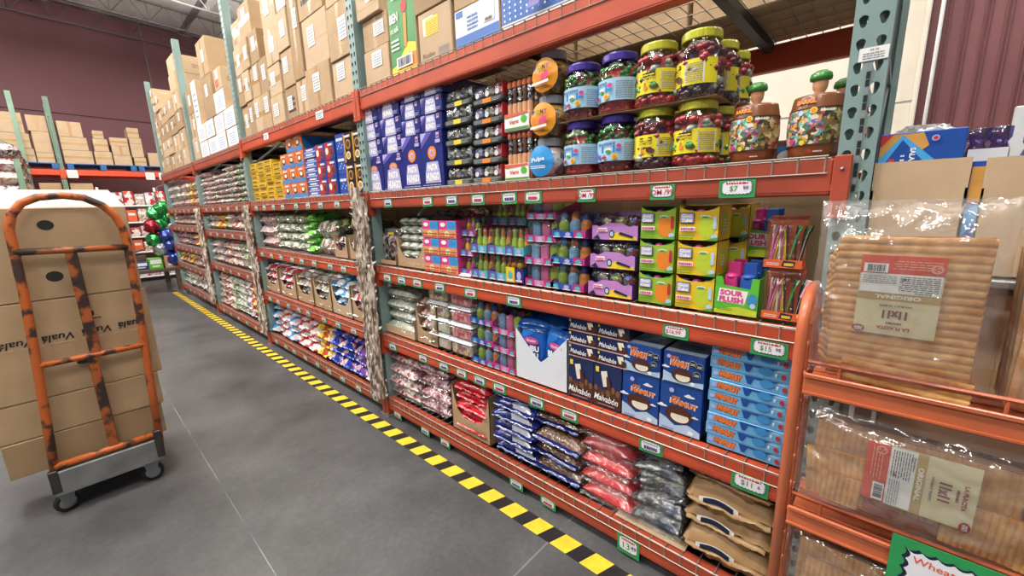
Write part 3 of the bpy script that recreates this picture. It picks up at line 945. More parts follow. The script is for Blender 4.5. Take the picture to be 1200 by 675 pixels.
M_choc = mat('chocolate_print', '#5a2f22', .4, amt=.08)
M_cream = mat('marshmallow_print', '#f3ead6', .45, amt=.03)
M_mblue = mat('deep_blue_board', '#1d4a9a', .28, 0, 6, .05, coat=.4)
M_lblue = mat('pale_blue_print', '#b9d3ee', .4, amt=.04)
def mallow(F, cx, cy, r):
    F.ell(cx, cy, r * 1.25, r * .85, M_choc); F.ell(cx + r * .12, cy - r * .2, r * .85, r * .55, M_cream); F.poly([(cx - r * 1.2, cy + r * .05), (cx + r * 1.2, cy + r * .05), (cx + r * .8, cy + r * .6), (cx - r * .8, cy + r * .6)], M_choc)
def cloud(F, cx, cy, r):
    F.ell(cx, cy, r * 1.4, r * .35, M_white); F.ell(cx - r * .2, cy + r * .25, r * .6, r * .45, M_white)
def art_mamut_big(F, w, h):
    F.poly([(-w * .495, .002), (w * .495, .002), (w * .495, h * .13), (w * .2, h * .22), (-w * .1, h * .14), (-w * .35, h * .26), (-w * .495, h * .3)], M_lblue)
    F.text('MINI', -w * .1, h * .715, h * .055, M_orp, None, 0, .04); F.logo('MAMUT', w * .08, h * .62, h * .1, mat('mamut_orange', '#f07a1e', .4, amt=.03), M_white, w * .62, -.06, .06)
    mallow(F, -w * .02, h * .38, w * .26); cloud(F, w * .22, h * .8, w * .09); cloud(F, -w * .42, h * .5, w * .09); cloud(F, w * .38, h * .42, w * .06); F.ell(-w * .2, h * .86, w * .06, w * .06, M_lav); F.lines(-w * .4, h * .04, -w * .1, h * .1, 2, M_mblue, 4); F.ell(w * .3, h * .1, w * .07, w * .05, M_white)
def art_mamut_small(F, w, h):
    F.poly([(-w * .495, .002), (w * .495, .002), (w * .495, h * .2), (w * .1, h * .12), (-w * .495, h * .36)], M_lblue)
    F.text('MINI', -w * .22, h * .84, h * .09, M_orp, None, 0, .04); F.logo('MAMUT', -w * .08, h * .66, h * .2, mat('mamut_orange', '#f07a1e'), M_white, w * .46, -.06, .06); mallow(F, -w * .02, h * .3, w * .21)
    F.ell(-w * .36, h * .86, w * .05, w * .05, M_lav); cloud(F, -w * .42, h * .5, w * .07)
    for (u, v) in ((.24, .76), (.4, .72), (.35, .45)):
        r = w * .085; F.poly([(w * u + r * 1.05 * math.cos(a), h * v + r * 1.05 * math.sin(a)) for a in [PI / 8 + PI / 4 * i for i in range(8)]], M_white); F.poly([(w * u + r * math.cos(a), h * v + r * math.sin(a)) for a in [PI / 8 + PI / 4 * i for i in range(8)]], M_ink); F.lines(w * u - r * .6, h * v - r * .4, w * u + r * .6, h * v + r * .4, 2, M_white, 5)
    F.ell(w * .26, h * .14, w * .05, w * .05, M_white)
def top_pale(F, w, d): F.rect(-w * .49, .004, w * .49, d * .98, M_lblue); F.lines(-w * .3, .04, w * .3, d * .4, 3, M_sky, 7)
MB_ = boxkind(.152, .30, .197, M_mblue, art_mamut_big, None, top_pale); MS_ = boxkind(.146, .30, .118, M_mblue, art_mamut_small, None, top_pale)
z4 = DECK[4] + .003
for i, y in enumerate((.66, .503)):
    MB_.at(XP, y, z4 - .002, f'upright deep blue chocolate cookie box on lower shelf, {("left", "right")[i]} of pair', 'cookie box', 'deep blue cookie boxes')
    MS_.at(XP - .006, y - .006, z4 + .197, f'shorter blue cookie box with black stamps, {("left", "right")[i]}, on an upright one', 'cookie box', 'deep blue cookie boxes')
M_fblue = mat('azure_board', '#6fb4e4', .3, 0, 6, .05, coat=.3)
M_dblue = mat('navy_drip_print', '#1c4b9c', .35, amt=.04)
M_mblue2 = mat('mid_blue_print', '#3f8fd0', .35, amt=.04)
def art_flat(F, w, h):
    F.logo('MAMUT', -w * .24, h * .55, h * .52, mat('mamut_orange', '#f07a1e'), M_red, w * .28, -.08, .08); F.ell(-w * .44, h * .55, w * .035, h * .2, M_lav)
    F.poly([(-w * .06, h * .98), (w * .38, h * .98), (w * .3, h * .82), (w * .26, h * .3), (w * .19, h * .3), (w * .14, h * .8), (w * .06, h * .84), (w * .02, h * .3), (-w * .02, h * .3)], M_dblue); F.ell(w * .22, h * .62, w * .09, h * .33, M_mblue2)
    F.ell(w * .43, h * .45, w * .03, h * .2, M_red); F.text('f', w * .345, h * .5, h * .3, M_white, None, 0, .05); F.lines(w * .35, h * .8, w * .46, h * .92, 1, M_white, 3)
FB = boxkind(.232, .30, .0405, M_fblue, art_flat)
for k in range(9): FB.at(XP - .002 * (k % 3), .29 + .003 * ((k * 5) % 3 - 1), z4 + .0415 * k, f'flat azure cookie box in tall stack beside wire rack, {rows(k, 9)}', 'cookie box', 'flat azure cookie boxes')
M_mnavy = mat('dark_blue_malva_board', '#23305f', .35, 0, 6, .06)
M_brn = mat('cocoa_print', '#5b3a30', .4, amt=.1)
M_pinkish = mat('rose_print', '#caa0a0', .4, amt=.06)
def malva(F, x0, w, h, big):
    F.poly([(x0, h * .42), (x0 + w, h * .42), (x0 + w, h * .03), (x0, h * .03)], M_brn)
    for (u, v, r) in ((.1, .42, .07), (.55, .36, .09), (.72, .45, .08), (.9, .4, .08), (.35, .3, .06)): F.ell(x0 + w * u, h * v, w * r, h * r * (1 if big else 1.5), mat('nut_print', '#8a5a3c', .4, amt=.1), 8)
    if big:
        F.poly([(x0 + w * .28, h * .82), (x0 + w * .5, h * .86), (x0 + w * .58, h * .52), (x0 + w * .38, h * .48)], M_cream); F.poly([(x0 + w * .48, h * .74), (x0 + w * .6, h * .7), (x0 + w * .68, h * .45), (x0 + w * .52, h * .42)], M_choc); F.rect(x0 + w * .1, h * .8, x0 + w * .22, h * .92, M_yelp)
        F.logo('Malvabón', x0 + w * .5, h * .22, h * .15, M_white, M_choc, w * .86, -.06, .02, .15); F.lines(x0 + w * .2, h * .07, x0 + w * .8, h * .12, 1, M_pinkish, 4)
    else:
        F.logo('Malvabón', x0 + w * .36, h * .42, h * .36, M_white, M_navy, w * .56, -.04, .02, .15); F.poly([(x0 + w * .66, h * .85), (x0 + w * .84, h * .9), (x0 + w * .9, h * .4), (x0 + w * .74, h * .3)], M_cream); F.poly([(x0 + w * .8, h * .6), (x0 + w * .95, h * .55), (x0 + w * .95, h * .15), (x0 + w * .82, h * .2)], M_choc); F.rect(x0 + w * .04, h * .74, x0 + w * .1, h * .92, M_yelp)
        F.rect(x0 + .001, .001, x0 + w - .001, h * .1, M_pinkish)
VB = boxkind(.130, .30, .196, M_mnavy, lambda F, w, h: malva(F, -w / 2, w, h, 1)); VS = boxkind(.142, .26, .057, M_mnavy, lambda F, w, h: malva(F, -w / 2, w, h, 0))
for i, y in enumerate((.937, .806)):
    VB.at(XP, y, z4 - .002, f'upright dark candy box with marshmallow print, {("left", "right")[i]} of pair beside white display', 'candy box', 'marshmallow candy boxes')
for i, y in enumerate((.925, .782)):
    for k in range(3): VS.at(XP - .003, y, z4 + .196 + .0585 * k, f'small marshmallow candy box, {("left", "right")[i]} stack, {rows(k, 3)}', 'candy box', 'marshmallow candy boxes')

# boxes with an open front showing sweets
M_limeb = mat('lime_board', '#9cc23c', .35, 0, 8, .05, coat=.3)
M_yelb = mat('yellow_board', '#efc92c', .35, 0, 8, .05, coat=.3)
M_grnp = mat('leaf_print', '#5aa23c', .4, amt=.05)
M_slime = mat('slime_print', '#c3d63a', .4, amt=.05)
M_pinkp = mat('hot_pink_print', '#e2458f', .4, amt=.04)
M_cell = mat('dark_box_inside', '#3a3440', .7, amt=.1)
def make_ooze(w, d, h, body, words, blobm, sweets):
    r = MB()
    t = .002
    r.box(-w / 2, w / 2, d - t, d, 0, h, body); r.box(-w / 2, -w / 2 + t, 0, d, 0, h, body); r.box(w / 2 - t, w / 2, 0, d, 0, h, body); r.box(-w / 2, w / 2, 0, d, 0, t, M_cell); r.box(-w / 2, w / 2, d * .35, d, h - t, h, body)
    pts = [(-w / 2, 0), (w / 2, 0), (w / 2, h)] + [(w * .5 - w * i / 10, h - h * .17 * math.sin(PI * i / 10) ** .6) for i in range(1, 10)] + [(-w / 2, h)]
    n = len(pts); r.add([(x, 0, z) for x, z in pts] + [(x, t, z) for x, z in pts], [tuple(range(n)), tuple(reversed(range(n, 2 * n)))] + [(i, i + n, (i + 1) % n + n, (i + 1) % n) for i in range(n)], body)
    F = front(r)
    F.ell(w * .2, h * .38, w * .2, h * .3, blobm); F.ell(w * .17, h * .58, w * .13, h * .13, blobm); F.ell(w * .17, h * .68, w * .12, h * .05, M_white); F.ell(w * .17, h * .67, w * .1, h * .03, M_grnp)
    F.rect(w * .36, h * .35, w * .44, h * .7, M_red if blobm is M_orp else M_lblue); F.ell(w * .4, h * .13, w * .08, h * .08, M_lblue)
    F.rect(-w * .46, h * .5, -w * .1, h * .8, M_ink); F.rect(-w * .445, h * .52, -w * .115, h * .78, M_lav)
    F.text(words[0], -w * .28, h * .715, h * .11, M_white, w * .28, 0, .06); F.text(words[1], -w * .28, h * .585, h * .11, M_white, w * .28, 0, .06)
    F.rect(-w * .44, h * .28, -w * .06, h * .4, M_white); F.lines(-w * .42, h * .3, -w * .08, h * .38, 1, M_pinkp, 4, .9); F.lines(-w * .46, h * .06, -w * .06, h * .2, 2, M_grnp, 6)
    F.poly([(w * .1, .002), (w * .49, .002), (w * .49, h * .12)], M_grnp)
    S = rside(r, w); S.rect(d * .2, h * .2, d * .7, h * .75, M_orp if blobm is M_orp else M_slime); S.lines(d * .3, h * .3, d * .6, h * .65, 4, M_white, 3)
    o = r.build('candy_box')
    for i, c in enumerate(sweets):
        b = MB(); b.blob((-w * .3 + w * .3 * i, d * .16, h * .78), w * .12, c, 10, 7, (1.1, 1, .9)); b.build('wrapped_sweet', o)
    return o
M_swb = mat('blue_sweet_wrap', '#3ba3d8', .25, coat=.5); M_swp = mat('pink_sweet_wrap', '#e25fa8', .25, coat=.5); M_swg = mat('green_sweet_wrap', '#6cc24a', .25, coat=.5); M_swv = mat('violet_sweet_wrap', '#6a4fb0', .25, coat=.5)
OZ = Kind(make_ooze, .13, .13, .117, M_limeb, ('Sour', 'Ooze'), M_orp, (M_swb, M_swp, M_swg)); TB = Kind(make_ooze, .131, .13, .117, M_yelb, ('Goo', 'Tube'), M_slime, (M_swv, M_swp, M_swb))
z3 = DECK[3] + .003
for k in range(3):
    OZ.at(XP, .617, z3 + .119 * k, f'lime green sour candy box with orange blob, {rows(k, 3)} of front stack', 'candy box', 'lime sour candy boxes')
    TB.at(XP, .478, z3 + .119 * k, f'yellow sour candy box, {rows(k, 3)} of the front stack', 'candy box', 'yellow sour candy boxes')
    TB.at(XP + .17, .43, z3 + .119 * k, f'yellow sour candy box in rear row, {rows(k, 3)}', 'candy box', 'yellow sour candy boxes')
    OZ.at(XP + .15, .63, z3 + .119 * k, f'lime green sour candy box behind front stack, {rows(k, 3)}', 'candy box', 'lime sour candy boxes')

M_limed = mat('bright_green_board', '#63c23a', .35, 0, 8, .05, coat=.3)
def make_flush(w=.132, d=.16, h=.125):
    o = empty('candy_display')
    r = MB(); t = .002
    r.box(-w / 2, w / 2, d - t, d, 0, h * 1.05, M_limed); r.box(-w / 2, -w / 2 + t, 0, d, 0, h, M_limed); r.box(w / 2 - t, w / 2, 0, d, 0, h, M_limed); r.box(-w / 2, w / 2, 0, d, 0, t, M_limed)
    pts = [(-w / 2, 0), (w / 2, 0), (w / 2, h), (w * .33, h), (w * .3, h * .72), (-w * .28, h * .78), (-w * .33, h), (-w / 2, h)]
    n = len(pts); r.add([(x, 0, z) for x, z in pts] + [(x, t, z) for x, z in pts], [tuple(range(n)), tuple(reversed(range(n, 2 * n)))] + [(i, i + n, (i + 1) % n + n, (i + 1) % n) for i in range(n)], M_limed)
    F = front(r); F.poly([(-w * .42, h * .34), (w * .2, h * .3), (w * .26, h * .66), (-w * .38, h * .7)], M_white)
    F.text('SOUR', -w * .1, h * .585, h * .15, M_pinkp, w * .52, -.03, .05); F.text('FLUSH', -w * .1, h * .41, h * .15, M_pinkp, w * .54, -.03, .05)
    F.ell(w * .36, h * .45, w * .1, h * .16, M_mblue2); F.ell(w * .38, h * .3, w * .06, h * .07, M_lblue); F.poly([(-w * .48, .003), (w * .48, .003), (w * .48, h * .18), (w * .05, h * .24), (-w * .48, h * .12)], M_slime); F.lines(-w * .4, h * .12, -w * .05, h * .2, 2, M_grnp, 5)
    r.build('display_tray', o)
    for x, m in ((-w * .2, mat('pink_toy_plastic', '#e83f96', .25, coat=.4)), (w * .17, mat('blue_toy_plastic', '#2f63c4', .25, coat=.4))):
        for q in range(2):
            b = MB(); y = .025 + .075 * q
            b.box(x - .02, x + .02, y, y + .045, .003, h * .98, m, .005); b.blob((x, y + .015, h * .98), .022, m, 10, 6, (1, .9, .5)); b.box(x - .021, x + .021, y + .036, y + .047, h * .9, h * 1.34, m, .004)
            b.build('toilet_candy', o)
    return o
FL = Kind(make_flush)
FL.at(XP, .347, z3, 'bright green sour candy display with pink and blue toy toilets, front', 'candy display', 'green sour displays')
FL.at(XP + .19, .335, z3 + .169, 'bright green sour candy display set back in shadow, upper', 'candy display', 'green sour displays')
FL.at(XP + .19, .335, z3, 'bright green sour candy display set back in shadow, bottom', 'candy display', 'green sour displays')

M_orgb = mat('orange_backing_card', '#e0673a', .4, 0, 8, .06)
C_wire = candy('mixed_cord_candy', ['#1f2a22', '#e8e4d8', '#3f8a4a', '#2a2a30', '#f0c04a', '#d85a8a'], 60, stretch=(1, 1, .25))
def make_cordpack(w=.098, d=.06, h=.155):
    o = empty('cord_candy_pack')
    r = MB(); r.box(-w / 2, w / 2, d - .002, d, 0, h, M_orgb); r.box(-w / 2, w / 2, 0, d, 0, .002, M_orgb); r.box(-w / 2, w / 2, 0, .002, 0, h * .17, M_orgb)
    F = front(r); F.poly([(-w * .02, h * .05), (w * .3, h * .03), (w * .34, h * .14), (w * .02, h * .16)], M_navyink); F.lines(w * .05, h * .06, w * .3, h * .12, 1, M_yelp, 3, .9); F.lines(-w * .42, h * .06, -w * .08, h * .13, 2, M_cream, 4)
    r.build('display_tray', o)
    rnd = random.Random(5)
    for i, (mm, c) in enumerate(((mat('green_cord', '#58b05a', .3), 0), (mat('yellow_cord', '#f0c63c', .3), 0), (mat('black_cord', '#24252b', .3), 0), (mat('white_cord', '#e9e6dc', .3), 0), (mat('pink_cord', '#e07ab0', .3), 0))):
        b = MB()
        for q in range(4):
            x = -w * .4 + w * .8 * rnd.random(); dx = w * .22 * (rnd.random() - .3); y = d * (.2 + .5 * rnd.random())
            b.tube([(x, y, .006), (x + dx * .5, y - .004, h * .3), (x + dx, y, h * .55), (x + dx * 1.6, y - .004, h * .72), (x + dx * 2, y + .006, h * .8), (x + dx * 1.6, y + .012, h * .7)], .0028, mm, 5)
        b.build('candy_cords', o)
    f = MB(); f.box(-w / 2, w / 2, -.001, d * .98, h * .16, h * .99, M_film2, .008); f.build('clear_wrap', o)
    return o
CP = Kind(make_cordpack)
for k, (y, yy) in enumerate(((.222, 0), (.229, 0))): CP.at(XP - .004, y, z3 + .005 + .160 * k, f'orange backed cord candy pack beside the wheat puff bag, {("lower", "upper")[k]}', 'candy pack', 'cord candy packs')
for nm, c, y, z, rz, rr in (('pink', '#eaa6c6', .150, .08, .1, .3), ('yellow', '#e9c87c', .155, .018, -.2, .35)):
    mb = MB(); mb.box(-.025, .025, 0, .02, 0, .055, mat(nm + '_card_packet', c, .4), .002); F = front(mb); F.lines(-.018, .01, .018, .03, 2, M_navyink if nm == 'pink' else M_orp, 4)
    o = mb.build('candy_packet'); o.location = (XP - .035 if nm == 'yellow' else XP - .03, y, z3 + z); o.rotation_euler = (0, rr, R90 + rz); tag(o, f'small {nm} candy packet leaning beside the orange wire rack post', 'candy packet')

def art_pb(F, w, h):
    bl = mat('cyan_print', '#3aa0e6', .35); F.rect(-w * .49, h * .5, -.0, h * .98, M_pinkp); F.rect(0, h * .5, w * .49, h * .98, bl); F.ell(w * .22, h * .74, w * .2, h * .18, M_mblue2); F.ell(-w * .25, h * .78, w * .15, h * .12, M_white)
    F.rect(-w * .49, h * .02, w * .49, h * .5, mat('tangerine_print', '#e9a06c', .4)); F.ell(-w * .02, h * .25, w * .13, h * .17, M_white); F.ell(-w * .02, h * .25, w * .09, h * .12, M_slime); F.lines(-w * .45, h * .08, w * .45, h * .4, 2, M_red, 6, .35)
PB = boxkind(.152, .2, .0975, M_pinkp, art_pb)
for i, y in enumerate((1.965, 1.808)):
    for k in range(3): PB.at(XP, y, z3 + .099 * k, f'pink and blue candy box on middle shelf, {("left", "right")[i]} column, {rows(k, 3)}', 'candy box', 'pink and blue candy boxes')
    for k in range(3): PB.at(XP + .22, y - .02, z3 + .099 * k, f'pink and blue candy box in rear row, {("left", "right")[i]} column, {rows(k, 3)}', 'candy box', 'pink and blue candy boxes')

# ------------------------------------------------------------------ trays of toy candy, clamshells, lollipops, tubs
def P_(name, c, r=.3, coat=.4, **k): return mat(name, c, r, coat=coat, **k)
M_clearb = P_('pale_blue_plastic', '#8cc4ea'); M_rosep = P_('rose_plastic', '#e77fae'); M_limep = P_('lime_plastic', '#b2d64a'); M_vio = P_('violet_plastic', '#7a58b8'); M_ora = P_('orange_plastic', '#f0943c'); M_royal = P_('royal_blue_plastic', '#3858b8'); M_mag = P_('magenta_plastic', '#c23c8c'); M_aqua = P_('aqua_plastic', '#56c0c8')
def make_toytray(w, d, h, trays, tops, nb=3, lip=.36, body='bottle', wrap=True):
    o = empty('toy_candy_tray')
    r = MB(); t = .003
    r.box(-w / 2, w / 2, 0, d, 0, t, trays[0])
    n = len(trays)
    for i, m in enumerate(trays):
        a, b = -w / 2 + w * i / n, -w / 2 + w * (i + 1) / n
        hh = h * (lip - .04 * (i % 2))
        r.box(a, b, 0, t, 0, hh, m); r.box(a, b, d - t, d, 0, h * .85, m)
    for s in (-1, 1): r.add([(s * w / 2, 0, 0), (s * w / 2, d, 0), (s * w / 2, d, h * .85), (s * w / 2, 0, h * lip)], [(0, 1, 2, 3)], trays[0 if s < 0 else -1])
    F = front(r)
    for i in range(n):
        a = -w / 2 + w * i / n; F.ell(a + w / n * .5, h * lip * .5, w / n * .24, h * lip * .28, M_lav if i % 2 else M_aqua); F.lines(a + w / n * .15, h * lip * .12, a + w / n * .85, h * lip * .3, 1, M_white, i + 3, .7)
    r.build('display_tray', o)
    for i in range(nb):
        for q in range(2):
            x = -w / 2 + w * (i + .5) / nb; y = d * (.28 + .45 * q); rr = min(w / nb * .42, d * .2); m = tops[(i + q) % len(tops)] if body != 'row' else tops[i % len(tops)]
            b = MB(); M = Matrix.Translation((x, y, t))
            if body == 'bottle':
                b.lathe([(rr * .8, 0), (rr, h * .08), (rr, h * .5), (rr * .7, h * .62), (rr * .45, h * .66)], m, 12, M); b.lathe([(rr * .6, h * .64), (rr * .62, h * .82), (rr * .4, h * .93), (0, h * .95)], tops[(i + 1) % len(tops)], 12, M)
            elif body == 'row':
                b.box(x - rr, x + rr, y - rr * .7, y + rr * .7, t, h * .9, m, .006); b.blob((x, y, h * .88), rr * .8, m, 10, 6, (1, .8, .5))
            else:
                b.blob((x, y, h * .62), rr * 1.1, tops[i % len(tops)], 10, 7); b.box(x - rr * .5, x + rr * .5, y - rr * .5, y + rr * .5, t, h * .5, M_ora, .004)
            b.build('candy_toy', o)
    if wrap:
        f = MB(); f.box(-w / 2 + .002, w / 2 - .002, .004, d - .004, h * lip, h * .97, M_film2, .012); f.build('clear_wrap', o)
    return o
C_foil = candy('foil_ball_candy', ['#c9a24a', '#b8b8c8', '#8a4a7a', '#5a6ab0', '#c8d4d8', '#a03a4a', '#6a8a4a'], 55, .2, .5, .4)
def make_foiltray(w, d, h):
    o = empty('foil_candy_tray')
    pl = mat('orchid_board', '#c58ad0', .4, 0, 8, .05); r = MB(); t = .002
    r.box(-w / 2, w / 2, 0, d, 0, t, pl); r.box(-w / 2, w / 2, d - t, d, 0, h * .95, pl)
    pts = [(-w / 2, 0), (w / 2, 0), (w / 2, h * .5)] + [(w * .5 - w * i / 12, h * (.5 + (.1 if 4 <= i <= 8 else .02) - (.05 if i in (2, 10) else 0))) for i in range(1, 12)] + [(-w / 2, h * .5)]
    n = len(pts); r.add([(x, 0, z) for x, z in pts] + [(x, t, z) for x, z in pts], [tuple(range(n)), tuple(reversed(range(n, 2 * n)))] + [(i, i + n, (i + 1) % n + n, (i + 1) % n) for i in range(n)], pl)
    for s in (-1, 1): r.add([(s * w / 2, 0, 0), (s * w / 2, d, 0), (s * w / 2, d, h * .95), (s * w / 2, 0, h * .5)], [(0, 1, 2, 3)], mat('deep_violet_board', '#5d3a86', .4))
    F = front(r); F.poly([(-w * .1, .003), (w * .48, .003), (w * .48, h * .12), (w * .1, h * .3), (-w * .08, h * .2)], M_yelp); F.ell(-w * .05, h * .22, w * .06, h * .14, M_navyink); F.ell(-w * .05, h * .22, w * .04, h * .09, M_lblue); F.poly([(-w * .38, h * .26), (-w * .14, h * .3), (-w * .16, h * .44), (-w * .36, h * .42)], M_white); F.lines(-w * .36, h * .28, -w * .17, h * .4, 2, M_pinkp, 3, .7)
    F.poly([(w * .1, h * .22), (w * .4, h * .1), (w * .42, h * .16), (w * .14, h * .3)], M_navyink); F.poly([(-w * .48, h * .05), (-w * .3, h * .03), (-w * .36, h * .2)], M_navyink)
    r.build('display_tray', o)
    rnd = random.Random(3)
    for i in range(3):
        for q in range(2):
            b = MB(); x = -w * .31 + w * .31 * i; y = d * (.28 + .4 * q)
            b.blob((x, y, h * .56), min(w * .155, h * .36), C_foil, 14, 9, (1, 1, 1), .12); b.build('foil_ball', o)
    f = MB(); f.box(-w / 2 + .003, w / 2 - .003, .004, d - .004, h * .48, h * .98, M_film2, .02); f.build('clear_wrap', o)
    return o
TT = Kind(make_toytray, .122, .2, .13, [M_vio, M_aqua], [M_limep, M_limep, M_ora, P_('red_plastic', '#c8353c')], 3)
TTb = Kind(make_toytray, .11, .16, .105, [M_vio, M_mag], [M_yelb, M_swp, M_limep, M_royal], 3)
BB = Kind(make_toytray, .165, .2, .1, [M_mag, M_rosep, M_mag], [M_clearb, M_rosep, M_limep], 3, .34, 'row')
BT = Kind(make_toytray, .172, .2, .112, [M_royal, M_royal, M_mag], [M_limep, M_clearb, M_ora, M_royal], 3, .3)
YB = Kind(make_toytray, .115, .16, .128, [M_yelb, M_navy], [M_ora, M_yelb, M_choc], 3, .6, 'ball')
FT = Kind(make_foiltray, .195, .22, .112)
SH3 = 'on middle shelf'
for k in range(3): TTb.at(XP + (.03 if k == 2 else .015), 1.672, z3 + .106 * k, f'small violet toy candy tray right of pink and blue boxes, {rows(k, 3)}', 'candy tray', 'toy candy trays')
for i, y in enumerate((1.565, 1.435)):
    for k in range(3): TT.at(XP if k < 2 else XP + .16, y, z3 + .132 * k, f'toy candy tray with lime bottles, {("left", "right")[i]} column, {rows(k, 3)}', 'candy tray', 'toy candy trays')
YB.at(XP, 1.315, z3, 'yellow and navy ball candy tray at front of middle shelf', 'candy tray', 'toy candy trays')
TT.at(XP, 1.315, z3 + .131, 'toy candy tray with lime bottles on the yellow navy tray', 'candy tray', 'toy candy trays')
for k in range(4): BB.at(XP + (.0, .0, .012, .02)[k], 1.165, z3 + .101 * k, f'magenta tray of blue, pink and lime baby bottle candy on middle shelf, {rows(k, 4)}', 'candy tray', 'bottle candy trays')
for k in range(3): BT.at(XP, 1.012 - .004 * k, z3 + .114 * k, f'royal blue and magenta toy candy tray on middle shelf, {rows(k, 3)}', 'candy tray', 'bottle candy trays')
for k in range(3): FT.at(XP + .004 * k, .805 - .006 * k, z3 + .1135 * k, f'orchid tray of foil balls, {rows(k, 3)} of its stack', 'candy tray', 'foil ball trays')
for i, y in enumerate((1.75, 1.5, 1.25, .98)):
    (TT, BB, TTb, BT)[i].at(XP + .42, y, z3, f'toy candy tray set deep in the middle shelf, {cols(i, 4)}', 'candy tray', 'toy candy trays')
# lower shelf toy trays
for k in range(3): BT.at(XP, 1.568, z4 + .114 * k, f'royal blue toy candy tray on lower shelf beside pink tubs, {rows(k, 3)}', 'candy tray', 'bottle candy trays')
for k in range(3): BB.at(XP, 1.402, z4 + .101 * k, f'magenta tray of baby bottle candy on lower shelf by white display, {rows(k, 3)}', 'candy tray', 'bottle candy trays')
BB.at(XP + .22, 1.36, z4 + .2, 'magenta baby bottle candy tray in rear row of the lower shelf', 'candy tray', 'bottle candy trays')

# clamshells on the jar shelf
C_silver = candy('silver_wrapped_sweets', ['#c8ccd2', '#8f959e', '#e8eaec', '#6d7a78', '#b9a98a', '#5b6a80'], 60, .18, .7, .4)
def make_clam(w, d, h, cells, side):
    o = empty('clamshell_pack')
    r = MB(); base = mat('dark_tray_plastic', '#4a4f4c', .4); r.box(-w / 2, w / 2, 0, d, 0, h * .3, base, .008); F = front(r); F.lines(-w * .4, h * .06, w * .4, h * .22, 2, M_grey, 4, .6); F.rect(-w * .12, h * .04, w * .16, h * .26, M_yelp if side is None else M_orp); r.build('tray', o)
    n = len(cells)
    for i, c in enumerate(cells):
        b = MB(); x = -w / 2 + w * (i + .5) / n; b.box(x - w / n * .44, x + w / n * .44, .006, d - .006, h * .25, h * .92, c, .018)
        if side is not None: FF = Face(b, Matrix(((1, 0, 0, 0), (0, 0, -1, .006), (0, 1, 0, 0), (0, 0, 0, 1)))); FF.ell(x, h * .5, w / n * .2, h * .14, M_white)
        b.build('sweets', o)
    f = MB(); f.box(-w / 2 + .003, w / 2 - .003, .001, d - .003, h * .28, h * .98, M_film2, .02); f.build('clear_lid', o)
    if side is not None:
        b = MB(); b.box(w / 2 - .004, w / 2 - .001, .01, d - .01, h * .3, h * .95, side); b.build('side_card', o)
    return o
CS = Kind(make_clam, .2, .24, .097, [C_silver] * 4, None)
C_lil = candy('lilac_foil_sweets', ['#8f8ac0', '#b8b8d0', '#6f78a8', '#d0d0e0'], 50, .2, .5); C_gry = candy('grey_foil_sweets', ['#a8b0a8', '#d8dcd8', '#7c8880', '#c0b080'], 50, .2, .5); C_rosf = candy('rose_foil_sweets', ['#c86a88', '#d8a0b8', '#a03a58', '#e0c0c8'], 50, .2, .5)
CR = Kind(make_clam, .198, .26, .088, [C_lil, C_gry, C_rosf], M_red)
for k in range(5): CS.at(XP + .01 * (k == 4), 1.695 - .004 * k, zj + .0985 * k - .012 * (k > 3), f'clear clamshell of silver wrapped sweets, {rows(k, 5)}, beside navy boxes', 'candy pack', 'silver clamshells')
for k in range(5): CR.at(XP, 1.488 - .006 * k, zj + .0895 * k, f'clamshell of foil sweets with red side, {rows(k, 5)} of stack', 'candy pack', 'red sided clamshells')

M_cap = mat('orange_candy_cap', '#d9764a', .35, coat=.3); M_stick = mat('brown_candy_stick', '#6a4a3c', .3, 0, 30, .15, coat=.5); M_peach = mat('peach_candy', '#e0a87c', .4)
def make_lolly(w, d, h):
    o = empty('lollipop_pack'); r = MB(); gm = M_limed; r.box(-w / 2, w / 2, 0, .004, 0, h * .34, M_white, .001); F = front(r); F.rect(-w * .48, .004, w * .48, h * .06, M_grnp); F.text('Vero', -w * .1, h * .17, h * .09, mat('coral_print', '#e2684c'), w * .4, .05, .03, .2); F.ell(w * .3, h * .2, w * .12, h * .07, M_limed); F.poly([(-w * .48, h * .26), (w * .48, h * .3), (w * .48, h * .335), (-w * .48, h * .335)], mat('coral_print', '#e2684c'))
    r.box(-w / 2, w / 2, 0, d, 0, .003, M_white); r.build('display_card', o)
    for i in range(5):
        for q in range(2):
            x = -w * .4 + w * .2 * i; y = d * (.3 + .4 * q); b = MB(); M = Matrix.Translation((x, y, 0)); R = w * .095
            b.lathe([(R * .9, h * .02), (R, h * .45), (R * .92, h * .55)], M_peach, 9, M); b.lathe([(R * .6, h * .55), (R * .95, h * .62), (R * .6, h * .7), (R, h * .78), (R * .65, h * .86)], M_stick if i % 2 else C_silver, 9, M); b.lathe([(R * .95, h * .86), (R * 1.05, h * .92), (R * .8, h * .98), (0, h)], M_cap, 9, M); b.build('lollipop', o)
    return o
LP = Kind(make_lolly, .145, .1, .214)
for k in range(2): LP.at(XP, 1.285 - .006 * k, zj + .216 * k, f'pack of orange capped wrapped lollipops on jar shelf, {("lower", "upper")[k]}', 'candy pack', 'lollipop packs')

